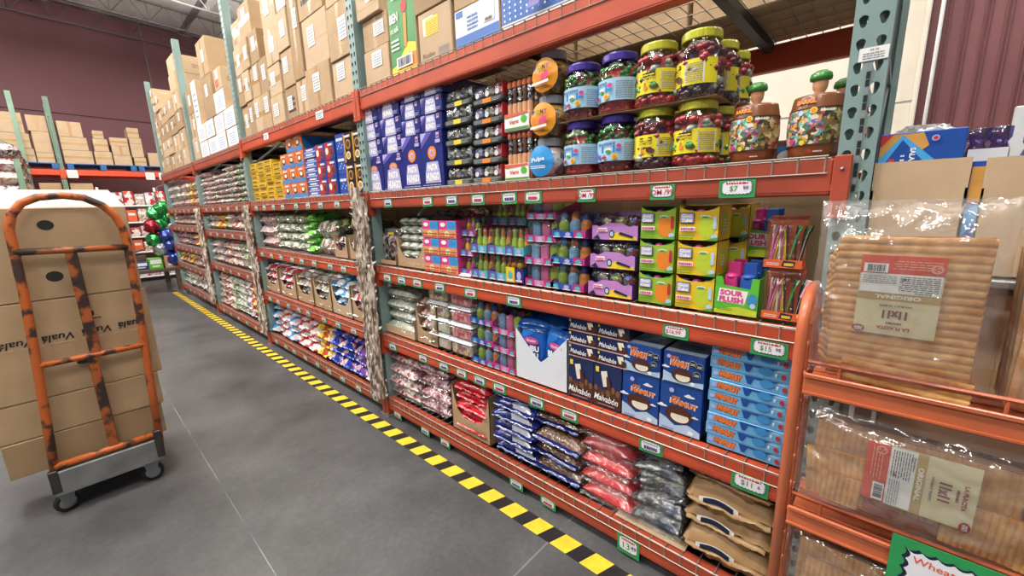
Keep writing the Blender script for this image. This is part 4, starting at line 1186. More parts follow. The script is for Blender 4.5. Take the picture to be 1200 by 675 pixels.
M_tubl = mat('white_tub_lid', '#e9eef4', .3, coat=.3, amt=.02); C_pink = candy('pink_jelly_sweets', ['#e0a0a0', '#d88088', '#f0c8c0', '#c86a70'], 50, .35); C_yelj = candy('pale_mixed_jelly', ['#d8d0a0', '#c8c8b0', '#b08a60', '#e8e0c8', '#a07a90'], 40, .35); C_peal = candy('pale_clear_jelly', ['#dcd8c4', '#c4c8b0', '#e8e4d8'], 40, .35)
def make_tub(w, d, h, c):
    o = empty('candy_tub'); b = MB(); b.box(-w * .44, w * .44, .012, d - .012, .004, h * .74, c, .01); b.build('sweets', o)
    f = MB(); f.box(-w * .47, w * .47, .004, d - .004, 0, h * .78, M_jarfilm, .012); f.build('clear_tub', o)
    l = MB(); l.box(-w / 2, w / 2, 0, d, h * .78, h * .9, M_tubl, .006); l.box(-w * .45, w * .45, .012, d - .012, h * .9, h * .97, M_tubl, .006); l.build('lid', o)
    return o
TUB = {c: Kind(make_tub, .2, .2, .1, m) for c, m in (('pink', C_pink), ('mixed', C_yelj), ('pale', C_peal))}
for k in range(5): TUB['pink' if k else 'mixed'].at(XP, 1.76 - .004 * k, z4 + .0995 * k, f'white lidded tub of {"pink" if k else "mixed"} sweets, {rows(k, 5)} of right stack', 'candy tub', 'white lidded tubs')
for k in range(4): TUB['mixed' if k > 1 else 'pale'].at(XP + .006, 1.965, z4 + .0995 * k, f'white lidded tub of {"mixed" if k > 1 else "pale"} sweets, {rows(k, 4)} of left stack', 'candy tub', 'white lidded tubs')

# ------------------------------------------------------------------ jars
M_plid = P_('purple_lid_plastic', '#4a35a4'); M_ylid = P_('yellow_lid_plastic', '#d3d23a'); M_glid = P_('grey_lid_plastic', '#9a9aa0')
def gummies(rad, z0, z1, mats, n, seed, r=.011):
    b = MB(); rnd = random.Random(seed)
    b.lathe([(rad * .7, z0), (rad * .82, z0 + .01), (rad * .82, z1 - .012), (0, z1 - .01)], mats[0], 16)
    for i in range(n):
        a = rnd.random() * 2 * PI; z = z0 + (z1 - z0) * rnd.random(); q = rad * rnd.uniform(.78, .9)
        k = mats[min(len(mats) - 1, int((z - z0) / (z1 - z0) * len(mats) + rnd.uniform(-.5, .5)))] if len(mats) else mats[0]
        random.seed(seed + i); b.blob((q * math.cos(a), q * math.sin(a), max(z0 + r, min(z1 - r, z))), r * rnd.uniform(.8, 1.25), k, 6, 4, (1, 1, .8))
    return b
def gm(n, c): return mat(n + '_gummy', c, .3, coat=.6, amt=.15, scale=40)
G1, G2, G3, G4, G5, G6, G7 = gm('green', '#3fa84a'), gm('red', '#b8343c'), gm('amber', '#e0a23c'), gm('dark', '#4a3440'), gm('clear', '#b8c4b0'), gm('maroon', '#7c2c34'), gm('lime', '#9cc84a')
def make_jar(R, H, lidm, gums, lab, seed, gr=.011):
    o = empty('candy_jar')
    gummies(R, .006, H * .8, gums, 150, seed, gr).build('gummies', o)
    w = lambda a, z: 1 + .012 * math.cos(6 * a)
    b = MB(); b.lathe([(0, .001), (R * .9, .001), (R, .012), (R, H * .7), (R * .96, H * .76), (R * .8, H * .83), (R * .78, H * .87)], M_jarfilm, 30, None, True, 0, 2 * PI, w); b.build('clear_jar', o)
    l = MB(); rl = R * .84
    l.lathe([(rl * .98, H * .855), (rl * 1.03, H * .862), (rl * 1.03, H * .875)], lidm, 48); l.lathe([(rl, H * .875), (rl, H * .965), (rl * .96, H * .99), (rl * .8, H), (0, H)], lidm, 64, None, False, 0, 2 * PI, lambda a, z: 1 + (.012 if math.sin(32 * a) > 0 else -.008)); l.build('lid', o)
    s = MB(); a0, a1 = -PI * 1.02, -PI * .0 + .25
    s.lathe([(R * 1.015, H * .2), (R * 1.015, H * .56)], lab[0], 28, None, True, a0, a1)
    def on(u, v, k): a = -PI / 2 + u / R; q = R * 1.018 + k * .0005; return (q * math.cos(a), q * math.sin(a), H * .2 + v)
    class C(Face):
        def lay(s_, pts, fs, m):
            s_.k += 1; s_.mb.add([on(p[0], p[1], s_.k) for p in pts], fs, m)
    lab[1](C(s, Matrix()), R * PI, H * .36); s.build('label', o)
    return o
def lab_blue(F, w, h):
    bl = mat('label_blue', '#3c8ad8', .4)
    F.rect(w * .14, h * .04, w * .46, h * .96, M_lblue); F.lines(w * .18, h * .08, w * .44, h * .9, 8, M_grey, 3, .4)
    F.poly([(-w * .32, h * .02), (-w * .1, h * .02), (-w * .12, h * .3), (-w * .32, h * .45)], bl); F.rect(-w * .18, h * .4, w * .04, h * .72, bl); F.ell(-w * .06, h * .5, w * .05, h * .13, M_white); F.ell(-w * .06, h * .44, w * .045, h * .08, M_grnp)
    F.text('Frutties', -w * .1, h * .82, h * .16, M_mblue, w * .3, .05, .02, .2); F.ell(-w * .22, h * .2, w * .035, h * .12, M_vio); F.ell(w * .04, h * .2, w * .045, h * .14, M_yelp); F.ell(w * .04, h * .18, w * .03, h * .09, M_orp); F.ell(-w * .12, h * .16, w * .04, h * .08, M_red); F.ell(w * .1, h * .68, w * .035, h * .1, M_pinkp); F.rect(w * .06, h * .42, w * .13, h * .54, bl)
def lab_yel(F, w, h):
    F.rect(-w * .42, h * .04, -w * .26, h * .96, mat('label_orange', '#d8843a', .4)); F.lines(-w * .4, h * .1, -w * .28, h * .9, 7, M_choc, 5, .5); F.rect(w * .14, h * .06, w * .4, h * .92, mat('label_grey', '#dcdad2', .5)); F.lines(w * .16, h * .1, w * .38, h * .88, 9, M_grey, 3, .4)
    F.rect(-w * .13, h * .72, w * .06, h * .88, M_ink); F.lines(-w * .12, h * .75, w * .05, h * .85, 1, M_yelp, 4, .7); F.ell(w * .03, h * .32, w * .05, h * .13, M_choc); F.ell(w * .07, h * .26, w * .04, h * .1, M_brn); F.ell(-w * .08, h * .3, w * .025, h * .14, M_orp); F.ell(-w * .08, h * .42, w * .012, h * .05, M_grnp); F.text('GOMITAS', -w * .03, h * .6, h * .1, M_choc, w * .2, 0, .02)
LB1 = mat('label_pale_blue', '#a9d4f0', .4, amt=.02); LB2 = mat('label_yellow', '#f2df2e', .4, amt=.02)
JP = [Kind(make_jar, .077, .209, M_plid, [G2, G6, G1, G1, G1], (LB1, lab_blue), 3, .009), Kind(make_jar, .077, .209, M_plid, [G6, G2, G7, G1, G1], (LB1, lab_blue), 8, .009)]
JY = [Kind(make_jar, .072, .207, M_ylid, [G4, G5, G6, G2, G6], (LB2, lab_yel), 5, .014), Kind(make_jar, .072, .207, M_ylid, [G2, G1, G4, G5, G2], (LB2, lab_yel), 9, .015)]
def jar_at(K_, x, y, z, lab, grp, rz=0): return K_.at(x, y, z, lab, 'candy jar', grp, rz=R90 + rz)
XJ = 1.505
for i, y in enumerate((.972, .814)):
    for k in range(2): jar_at(JP[(i + k) % 2], XJ, y, zj + .2105 * k + .001, f'purple lidded gummy jar with pale blue label, {("left", "right")[i]} stack, {("lower", "upper")[k]}', 'purple lidded jars', (-.1, .15, .2, -.25)[2 * i + k])
    jar_at(JP[i], XJ + .165, y + .02, zj + .001, f'purple lidded gummy jar in back row, {("left", "right")[i]}', 'purple lidded jars')
for i, y in enumerate((.664, .522)):
    for k in range(2): jar_at(JY[(i + k) % 2], XJ - .005, y, zj + .2085 * k + .001, f'yellow lidded gummy jar, {("left", "right")[i]} stack, {("lower", "upper")[k]}', 'yellow lidded jars', (.05, .1, -.05, -.75)[2 * i + k])
for i, x in enumerate((XJ + .15, XJ + .30)):
    for k in range(2): jar_at(JY[(i + k + 1) % 2], x, .515 + .0 * i, zj + .2085 * k + .001, f'yellow lidded gummy jar behind the front stack, {("second", "third")[i]} row, {("lower", "upper")[k]}', 'yellow lidded jars', -.5)
jar_at(JY[0], XJ + .15, .66, zj + .001, 'yellow lidded gummy jar behind the left yellow stack', 'yellow lidded jars')
for i, (y, s) in enumerate(((.89, 'purple and blue'), (.595, 'yellow'))):
    mb = MB(); mb.box(-.15, .15, 0, .15, 0, .0015, M_card)
    o = mb.build('cardboard_sheet'); o.location = (XJ - .075, y, zj + (.2095 if i == 0 else .2080)); o.rotation_euler = (0, 0, R90)
    o.scale = (1, 1, .4); tag(o, f'thin cardboard sheet between the stacked {s} jars', 'cardboard')
C_pea = candy('round_snack_sweets', ['#b88a3c', '#d8b060', '#8a5a2a', '#c89a48', '#6a4a28'], 42, .35); C_pea2 = candy('white_pink_sweets', ['#d8c8c0', '#b88a90', '#8a6a70', '#e8e0d8'], 42, .35)
def make_round(discm, fillm, ringm):
    o = empty('round_candy_jar'); R, H = .083, .166
    prof = [(0, .002), (R * .55, .002), (R * .8, .02), (R * .98, H * .3), (R, H * .42), (R * .9, H * .64), (R * .66, H * .76), (R * .6, H * .8)]
    b = MB(); b.lathe([(r * .93, .004 + z * .92) for r, z in prof], fillm, 24); b.build('sweets', o)
    b = MB(); b.lathe(prof, M_jarfilm, 28); b.build('clear_jar', o)
    l = MB(); l.lathe([(R * .64, H * .79), (R * .66, H * .81), (R * .66, H * .97), (R * .6, H), (0, H)], M_glid, 40, None, False, 0, 2 * PI, lambda a, z: 1 + (.012 if math.sin(20 * a) > 0 else -.008)); l.build('lid', o)
    s = MB(); n = 32; 
    vs = [(.0, -R * 1.06, H * .42)] + [(R * .8 * math.cos(2 * PI * i / n), -R * 1.06 + .022 * math.cos(2 * PI * i / n) ** 2 + .016 * abs(math.sin(2 * PI * i / n)), H * .42 + R * .78 * math.sin(2 * PI * i / n)) for i in range(n)]
    s.add(vs, [(0, 1 + i, 1 + (i + 1) % n) for i in range(n)], discm, None, True)
    F = Face(s, Matrix(((1, 0, 0, 0), (0, 0, -1, -R * 1.06), (0, 1, 0, H * .42), (0, 0, 0, 1))), .0008)
    if ringm:
        for t, x, m in (('P', -.03, M_mblue), ('O', -.008, M_grnp), ('N', .013, M_navyink), ('Y', .033, M_vio)): F.text(t, x, .026, .017, m, None, 0, .06)
        for x, y in ((-.028, -.004), (-.01, -.012), (.012, -.01), (.03, -.004)): F.ell(x, y, .012, .012, M_orp if x < 0 else ringm)
        F.poly([(-.045, -.03), (.04, -.024), (.04, -.034), (-.045, -.04)], M_white); F.lines(-.03, -.052, .03, -.042, 1, M_choc, 4, .8)
    else:
        F.text('Pulpa', 0, .005, .022, M_white, .07, .1, .03, .2); F.lines(-.04, -.03, .04, -.015, 2, M_white, 4)
    s.build('round_label', o)
    return o
RO = Kind(make_round, mat('orange_disc_label', '#f0a02c', .4, amt=.03), C_pea, M_pinkp); RB = Kind(make_round, mat('blue_disc_label', '#3a9ae0', .4, amt=.03), C_pea2, None)
RB.at(XJ, 1.142, zj + .001, 'squat round jar with blue disc label at bottom of the grey lidded stack', 'candy jar', 'grey lidded round jars')
for k in (1, 2): RO.at(XJ, 1.142 - .012 * k, zj + .001 + .1675 * k, f'squat round jar with orange disc label, {("", "middle", "top")[k]} of the grey lidded stack', 'candy jar', 'grey lidded round jars')

# barrels
M_barrel = mat('brown_barrel_plastic', '#8a4f28', .35, 0, 14, .12, stretch=(1, 1, .1), coat=.4)
C_barrel = candy('colourful_barrel_wrap', ['#5fb8b0', '#e0b8a0', '#c84a7a', '#3f7a50', '#8a6ab8', '#e8d8c0', '#5a3a2a', '#d8a03c', '#6a4a34'], 95, .3, 0, .1)
C_mix = candy('barrel_snack_mix', ['#8a6a3c', '#b8985a', '#5f6a34', '#a04a34', '#d8c490', '#4a3a28'], 70, .4)
M_gcap = P_('glossy_green_cap', '#3f8f3c', .25)
def make_barrel():
    o = empty('candy_barrel'); R, H = .067, .168
    pr = lambda t: (R * (.86 + .16 * math.sin(PI * min(1, max(0, t))) ** .8), H * t)
    b = MB(); b.lathe([(0, .001), (R * .84, .001)] + [pr(t) for t in (.02, .08, .2)], M_barrel, 30); b.lathe([pr(t) for t in (.2, .35, .5, .65, .76)], C_mix, 30); b.lathe([pr(t) for t in (.76, .85, .95, .99)] + [(R * .8, H), (0, H)], M_barrel, 30); b.build('barrel', o)
    s = MB(); s.lathe([(pr(t)[0] * 1.02, pr(t)[1]) for t in (.2, .35, .5, .65, .78)], C_barrel, 18, None, True, -PI * .98, -PI * .38)
    class C(Face):
        def lay(q, pts, fs, m):
            q.k += 1; vs = []
            for x, z in pts:
                r = pr(z / H)[0] * 1.024 + q.k * .0005; a = -PI / 2 + x / R; vs.append((r * math.cos(a), r * math.sin(a), z))
            q.mb.add(vs, fs, m)
    F = C(s, Matrix())
    for x, z, r, m in ((-.05, .118, .006, M_grnp), (-.03, .12, .007, M_lblue), (.0, .123, .009, M_yelp), (.0, .123, .006, M_orp), (-.05, .045, .008, M_pinkp), (-.02, .04, .007, M_yelp)): F.ell(x, z, r, r, m, 10)
    F.text('BARRIL', -.02, H * .885, .012, M_orp, .05, 0, .05); F.lines(.015, .118, .05, .125, 1, M_white, 4, .8); F.ell(.0, .017, .004, .004, M_red); F.lines(.008, .013, .03, .02, 1, M_white, 6)
    for t in (.2, .77): s.lathe([(pr(t)[0] * 1.03, H * (t - .01)), (pr(t)[0] * 1.03, H * (t + .01))], M_choc, 30)
    s.build('printed_wrap', o)
    k = MB(); k.lathe([(.012, H), (.012, H + .012), (.017, H + .02), (.019, H + .035), (.016, H + .045)], M_peach, 16); k.build('knob', o)          # plain knob and green cap in place of the moulded figure
    c = MB(); c.lathe([(.018, H + .04), (.026, H + .043), (.027, H + .05), (.024, H + .06), (.014, H + .067), (0, H + .069)], M_gcap, 20); c.build('cap', o)
    return o
BR = Kind(make_barrel)
BR.at(1.515, .352, zj + .001, 'brown candy barrel with green cap, left one beside yellow lidded jars', 'candy barrel', 'brown candy barrels')
BR.at(1.515, .195, zj + .001, 'brown candy barrel with green cap, right one beside grey-green upright', 'candy barrel', 'brown candy barrels')
BR.at(1.67, .155, zj + .001, 'brown candy barrel partly hidden behind the right barrel', 'candy barrel', 'brown candy barrels')
mb = MB(); mb.box(-.045, .045, 0, .06, 0, .07, M_maroon2, .004); F = front(mb); F.poly([(-.045, .03), (.045, .04), (.045, .055), (-.045, .05)], M_mblue2); F.ell(0, .02, .03, .018, M_white)
o = mb.build('candy_box'); o.location = (1.60, .27, zj); o.rotation_euler = (0, 0, R90); tag(o, 'small red candy packet between the two brown barrels', 'candy box')

# ------------------------------------------------------------------ bags
def pillow(mb, w, d, t, m, seed, lie=True, wr=.006, nu=15, nv=19, seal=.018, fq=14., mseal=None, shrink=0.):
    """sealed pillow bag: x across, length d; lie: length along y, thickness up; else length up, thickness along y"""
    rnd = random.Random(seed); ox = rnd.random() * 50
    def put(x, l, k): return (x, l, k) if lie else (x, k, l)
    vs, fs = [], []
    def P(i, j, s):
        u = -1 + 2 * i / (nu - 1); v = -1 + 2 * j / (nv - 1)
        e = max(0, 1 - abs(u) ** 3) ** .5 * max(0, 1 - abs(v) ** 4) ** .5
        n1 = noise.noise((u * 1.3 + ox, v * 1.6, s * 3)); n2 = noise.noise((u * fq * .35 + ox, v * fq * .22, s * 5 + 9)); n3 = 1 - 2 * abs(noise.noise((u * fq * .5 + ox, v * fq * .16 + 4, s * 7)))
        k = t / 2 + s * (t / 2 * e * (1.12 + .25 * n1)) + (n2 * wr + n3 * wr * .8) * (.35 + .65 * e) * s
        if s < 0: k = max(k, .0005 + .002 * (1 - e))
        k = min(k, t * 1.22)
        x = u * w / 2 * (1 - .05 * (1 - abs(v) ** 2) * 0 - shrink) + .004 * n2
        return put(x, d / 2 + v * d / 2 * (1 - shrink) + .003 * n1, k)
    for s in (1, -1):
        o = len(vs)
        vs += [P(i, j, s) for j in range(nv) for i in range(nu)]
        for j in range(nv - 1):
            for i in range(nu - 1):
                q = (o + j * nu + i, o + j * nu + i + 1, o + (j + 1) * nu + i + 1, o + (j + 1) * nu + i)
                if (s > 0) != lie: q = tuple(reversed(q))
                fs.append(q)
    mb.add(vs, fs, m, None, True)
    if seal:
        for v, sg in ((0, -1), (d, 1)):
            n = 22; vs = []
            for i in range(n + 1):
                x = -w * .46 + w * .92 * i / n; z = t * .5 + .008 * noise.noise((x * 30 + ox, v, 0))
                vs += [put(x, v - sg * .006, z), put(x, v + sg * seal * .6, z + .006 * noise.noise((x * 22, ox, 3))), put(x, v + sg * (seal + (.003 if i % 2 else 0)), z - (.010 if lie else 0) * 1 + .012 * noise.noise((x * 18, ox, 8)))]
            fs = []
            for i in range(n):
                for q in range(2): fs.append((i * 3 + q, i * 3 + 3 + q, i * 3 + 4 + q, i * 3 + 1 + q))
            mb.add(vs, fs, mseal or m, None, True)

def make_bag(w, d, t, fill, seed, wrap=None, lie=True, wr=.006, name='candy_bag', label=None, mseal=None, fq=14.):
    if wrap:
        o = empty(name); b = MB(); pillow(b, w * .95, d, t * .93, fill, seed, lie, wr, seal=0, shrink=.04); c = b.build('sweets', o)
        f = MB(); pillow(f, w, d, t, wrap, seed + 40, lie, wr * 1.3, mseal=mseal or M_film2); f.build('clear_wrapper', o)
    else:
        b = MB(); pillow(b, w, d, t, fill, seed, lie, wr, mseal=mseal, fq=fq); o = b.build(name)
    if label:
        l = MB(); lx, ly, lw, lh, lm = label; z = t * 1.02
        if lie: l.box(lx - lw / 2, lx + lw / 2, ly - lh / 2, ly + lh / 2, z, z + .001, lm)
        else: l.box(lx - lw / 2, lx + lw / 2, -.002, -.001, ly - lh / 2, ly + lh / 2, lm)
        l.build('label', o)
    return o
BGK = {}
def bag(key, nvar, *a, **k):
    """a few differently creased examples of one bag, used in turn"""
    if key not in BGK: BGK[key] = ([Kind(make_bag, *a[:4], 7 * i + len(BGK) * 13, **k) for i in range(nvar)], [0])
    L, c = BGK[key]; c[0] += 1
    return L[c[0] % nvar]

z5 = DECK[5] + .003
XB = 1.47
C_red = candy('red_bag_print', ['#c8242e', '#b01a26', '#d63a40', '#c8242e', '#e88a8a', '#a8141e'], 16, .2, 0, .25)
C_redclear = candy('red_and_clear_sweets', ['#b89a94', '#a8848a', '#c8b8b4', '#8a5a62', '#d8d0cc', '#b02a34'], 42, .25)
C_strp = candy('pink_striped_sweets', ['#c89aa4', '#8a5a68', '#d8c0c4', '#a8707c', '#b88a94', '#6a4450'], 60, .25, stretch=(1, .18, 1))
C_navy = candy('navy_bag_print', ['#1b2a6e', '#152058', '#24388a', '#dfe3f2', '#1b2a6e', '#101a44'], 15, .18, 0, .25)
C_puff = candy('brown_puff_cereal', ['#6a442c', '#8a5c3a', '#54341f', '#a07048', '#7a5030'], 85, .5)
C_blk = candy('black_bag_print', ['#181a26', '#20243a', '#14151c', '#2c3044', '#3a3f58', '#181a26'], 22, .16, 0, .25)
M_redfilm = mat('red_film', '#c41f2b', .2, 0, 9, .15, bump=.3, bscale=30, coat=.7)
M_nvfilm = mat('navy_film', '#1a2a72', .18, 0, 9, .15, bump=.3, bscale=30, coat=.7)
M_bkfilm = mat('black_film', '#191b27', .16, 0, 9, .15, bump=.3, bscale=30, coat=.8)
M_blfilm = mat('blue_film', '#1f66c4', .18, 0, 9, .15, bump=.3, bscale=30, coat=.7)
M_kraft = mat('kraft_paper', '#b08a5c', .5, 0, 6, .12, bump=.3, bscale=14, coat=.15)
M_silverseal = mat('silver_film', '#c8ccd2', .2, .5, 20, .1, bump=.3)
def lie(kind, n, y, z, dz, lab, grp, x=1.437, jx=.014, jr=.06, cat='candy bag'):
    for k in range(n):
        kind().at(x + random.uniform(-jx, jx), y + random.uniform(-.012, .012), z + dz * k, f'{lab}, {rows(k, n)}', cat, grp, rz=R90 + random.uniform(-jr, jr))
lie(lambda: bag('redclear', 3, .44, .36, .085, C_redclear, wrap=M_film2, wr=.008), 4, 2.43, z5, .082, 'clear bag of reddish sweets at left of lowest shelf', 'clear bags of reddish sweets')
lie(lambda: bag('strp', 3, .33, .36, .1, C_strp, wrap=M_film2, wr=.006), 4, 2.05, z5, .088, 'clear bag of pink striped sweets on lowest shelf', 'bags of pink striped sweets')
for i, y in enumerate((2.55, 2.40, 2.29)):
    mb = MB(); pillow(mb, .11, .08, .02, M_redfilm, 3 + i, True, .006, 9, 9); o = mb.build('red_flap'); o.location = (1.455 + .01 * i, y, z5 + .082 * 4 + .012); o.rotation_euler = (.0, 0, R90 - .2 + .2 * i); tag(o, f'small crumpled red packet lying on clear bags of reddish sweets, {cols(i, 3)}', 'packet', 'red packets')


def make_display(w, d, h, m, cut, name='display_carton', inner=None):
    """open-topped carton whose aisle side is cut away in a dip"""
    r = MB(); t = .004; inner = inner or m
    r.box(-w / 2, w / 2, 0, d, 0, t, m); r.box(-w / 2, w / 2, d - t, d, 0, h, inner)
    for s in (-1, 1): r.box(s * w / 2 - (t if s > 0 else 0), s * w / 2 + (0 if s > 0 else t), 0, d, 0, h, m)
    n = 14; pts = [(-w / 2, 0), (w / 2, 0), (w / 2, h)]
    for i in range(n + 1):
        q = 1 - 2 * i / n
        if cut == 'v': z = h - h * .56 * max(0, 1 - abs(q) ** 1.15 * 1.02)
        elif cut == 'u': z = h - h * .68 * (1 - abs(q) ** 4)
        else: z = h * .42
        pts.append((q * w / 2 * .98, z))
    pts.append((-w / 2, h)); n = len(pts)
    r.add([(x, 0, z) for x, z in pts] + [(x, t, z) for x, z in pts], [tuple(range(n)), tuple(reversed(range(n, 2 * n)))] + [(i, i + n, (i + 1) % n + n, (i + 1) % n) for i in range(n)], m)
    return r
def display(w, d, h, m, cut, x, y, z, lab, grp=None, art=None):
    r = make_display(w, d, h, m, cut)
    if art: art(front(r), w, h)
    o = r.build('display_carton'); o.location = (x, y, z); o.rotation_euler = (0, 0, R90)
    return tag(o, lab, 'carton', grp)
display(.33, .4, .30, M_card, 'u', 1.44, 1.70, z5, 'low cut cardboard carton holding red bags on lowest shelf', None, lambda F, w, h: (F.lines(-w * .1, h * .08, w * .4, h * .26, 4, M_card3, 4, .5), F.bars(w * .15, h * .06, w * .4, h * .2, M_card3)))
for k in range(6):
    bag('redb', 3, .28, .36, .085, C_red, wr=.010).at(1.45 + .01 * (k % 2) + (0 if k < 4 else .0), 1.70 + .01 * ((k * 3) % 3 - 1), z5 + .006 + .062 * k, f'glossy red bag in low cardboard carton, {rows(k, 6)}', 'candy bag', 'red bags in the carton')
lie(lambda: bag('navyb', 3, .30, .34, .09, C_navy, wr=.007, mseal=M_nvfilm), 6, 1.34, z5, .066, 'navy printed bag in stack beside red bag carton', 'navy printed bags')
lie(lambda: bag('navyp', 3, .30, .38, .10, C_puff, wrap=M_film, wr=.004, mseal=M_nvfilm), 4, 1.07, z5, .088, 'clear navy trimmed bag of brown puffs', 'bags of brown puffs', x=1.43)
lie(lambda: bag('redf', 3, .27, .34, .085, C_red, wrap=M_film2, wr=.006), 5, .81, z5, .079, 'clear wrapped red bag in stack left of black bags', 'clear wrapped red bags', x=1.435)
lie(lambda: bag('blk', 3, .235, .36, .09, C_blk, wrap=M_film2, wr=.006), 5, .575, z5, .079, 'clear wrapped black bag on lowest shelf', 'clear wrapped black bags', x=1.437)
mb = MB(); mb.box(-.15, .15, 0, .3, 0, .006, M_card2); o = mb.build('cardboard_sheet'); o.location = (1.43, .60, z5 - .0025); o.rotation_euler = (0, 0, R90); o.scale = (1, 1, .4); tag(o, 'pale cardboard sheet under the black bags', 'cardboard')
def make_paper(seed, w=.29, d=.36, t=.125):
    b = MB(); pillow(b, w, d, t, M_kraft, seed, True, .024, seal=.01, fq=12, nu=25, nv=29); o = b.build('paper_sack')
    l = MB(); n = 10; pts = [(-.05 + .1 * i / n, .012 * math.sin(PI * i / n)) for i in range(n + 1)]
    for s, m, k in ((1.3, M_white, 0), (1., M_navyink, .002)): l.add([(x * s - .03, -.006 - k - .012 * 0, t * .62 + z * s) for x, z in pts] + [(x * s - .03, -.006 - k, t * .62 + z * s - .022 * s) for x, z in pts], [(i, i + 1, i + 2 + n, i + 1 + n) for i in range(n)], m)
    l.build('printed_tab', o)
    return o
PK = [Kind(make_paper, 3), Kind(make_paper, 17)]
for k in range(4):
    PK[k % 2].at(1.432 + .012 * (k % 2), .315 + .008 * (k % 2), z5 + .098 * k, f'crumpled brown paper sack with navy tab, {rows(k, 4)}, behind rack post', 'sack', 'brown paper sacks', rz=R90 + (.05, -.05, .03, -.08)[k])
# lower shelf bags
C_whitegrn = candy('pale_green_wrapped_sweets', ['#cfd8cc', '#a8b4a4', '#e4e8e0', '#8a9a8a', '#d8d4c4', '#b8c4b8'], 34, .2, .1, .4)
C_multi = candy('mixed_wrapped_sweets', ['#d8c4b4', '#b86a70', '#a89a6a', '#e4dcd0', '#c8a0a4', '#8a7a5a'], 36, .25)
display(.43, .36, .14, M_card2, 'flat', 1.44, 2.42, z4, 'low cardboard tray under clear bags of pale green sweets')
for k in range(4):
    bag('wg', 2, .40, .33, .085, C_whitegrn, wrap=M_film2, wr=.008).at(1.455 + .01 * (k % 2), 2.42, z4 + .006 + .076 * k, f'clear bag of pale green wrapped sweets, {rows(k, 4)}, lower shelf left', 'candy bag', 'bags of pale green sweets')
display(.22, .36, .26, M_card, 'u', 1.45, 2.085, z4, 'cardboard carton of mixed wrapped sweets beside the white lidded tubs')
for k in range(4):
    bag('mx', 2, .19, .32, .08, C_multi, wrap=M_film2, wr=.006).at(1.462, 2.085, z4 + .006 + .072 * k, f'bag of mixed wrapped sweets in carton beside tubs, {rows(k, 4)}', 'candy bag', 'bags of mixed wrapped sweets')
M_dispw = mat('white_display_board', '#e3e8f0', .45, amt=.02)
display(.315, .36, .26, M_dispw, 'v', 1.44, 1.165, z4, 'white V-cut display carton holding blue bags')
C_blue = candy('blue_bag_print', ['#1f66c4', '#1a58ae', '#2a7ad8', '#1f66c4', '#184a98', '#2f80dc'], 9, .16, 0, .25)
def make_bubu(seed):
    b = MB(); pillow(b, .15, .22, .05, C_blue, seed, False, .007, mseal=M_blfilm); o = b.build('candy_bag')
    l = MB(); F = Face(l, Matrix(((1, 0, 0, 0), (0, 0, -1, -.004), (0, 1, 0, 0), (0, 0, 0, 1))))
    F.logo('BUBU', .0, .115, .03, M_white, M_dblue, .09, .1, .05); F.logo('LUBU', .005, .08, .03, M_white, M_dblue, .08, .1, .05); F.ell(0, .155, .04, .018, mat('bubu_pink', '#d84a9a')); F.text('Ricolino', 0, .155, .014, M_white, .05, .1, .02, .2); l.build('printed_logo', o)
    return o
BU = [Kind(make_bubu, 4), Kind(make_bubu, 31)]
for i in range(2):
    for q in range(4):
        BU[(i + q) % 2].at(1.452 + .05 * q, 1.24 - .148 * i, z4 + .055 + .012 * q, f'blue candy bag standing in white display, {("left", "right")[i]}, {ORD[q]} row', 'candy bag', 'blue bags in the white display', rz=R90 + (.12 if i == 0 else -.1), ry=.1)
for i in range(3):
    bag('bluelie', 2, .2, .24, .06, C_blue, wr=.008, mseal=M_blfilm).at(1.475 + .03 * i, 1.22 - .07 * i, z4 + .248 + .012 * i, f'blue candy bag lying on top in white display, {cols(i, 3)}', 'candy bag', 'blue bags in the white display', rz=R90 + (.2, -.15, .05)[i])
# middle shelf bags
C_chocb = candy('dark_chocolate_sweets', ['#4a342c', '#6a4a44', '#8a7a7a', '#b0a0a0', '#c8c4c4', '#3a2824'], 44, .2, .1)
C_cane = candy('striped_candy_canes', ['#e8e0dc', '#b83a44', '#d8d4cc', '#6a8a64', '#c8b8b0', '#8a3a40'], 46, .2)
display(.25, .28, .075, M_card, 'flat', 1.445, 2.49, z3, 'shallow cardboard tray under the silver topped bag')
slv = bag('slv', 1, .22, .21, .1, C_chocb, lie=False, wrap=M_film2, wr=.006, mseal=M_silverseal).at(1.47, 2.49, z3 + .006, 'clear standing bag of dark sweets in shallow tray at middle shelf left', 'candy bag')
bag('slv2', 1, .2, .2, .09, C_chocb, lie=False, wrap=M_film2, wr=.006, mseal=M_silverseal).at(1.58, 2.49, z3 + .006, 'clear bag of dark sweets hidden behind the silver topped bag', 'candy bag')
mb = MB(); mb.box(-.035, .035, 0, .002, 0, .03, M_yelp, .0); o = mb.build('header_card', slv); o.location = (.025, .01, .18); o.rotation_euler = (-.2, 0, 0); o['label'] = 'yellow header card'
display(.30, .32, .19, M_card, 'u', 1.45, 2.20, z3, 'cardboard carton with scooped front full of striped candy strips')
for i in range(3):
    for k in range(6):
        bag('cane', 3, .092, .28, .052, C_cane if i else C_whitegrn, wrap=M_film2, wr=.004).at(1.462 + .006 * (k % 2), 2.295 - .095 * i, z3 + .006 + .051 * k, f'wrapped strip of striped candy in scooped carton, {("left", "middle", "right")[i]} column, {rows(k, 6)}', 'candy strip', 'striped candy strips')
for i in range(3):
    bag('canelo', 2, .1, .24, .05, C_cane, wrap=M_film2, wr=.004).at(1.72, 2.25 - .12 * i, z3 + .3 - .0, f'wrapped candy strip on cartons deep in middle shelf, {cols(i, 3)}', 'candy strip', 'striped candy strips')
cart_put(2.32, 1.9, z3, z3 + .297, 'tan carton at back of middle shelf under candy strips', x=1.70, d=.3, sticker=False, seed=2, group=None)
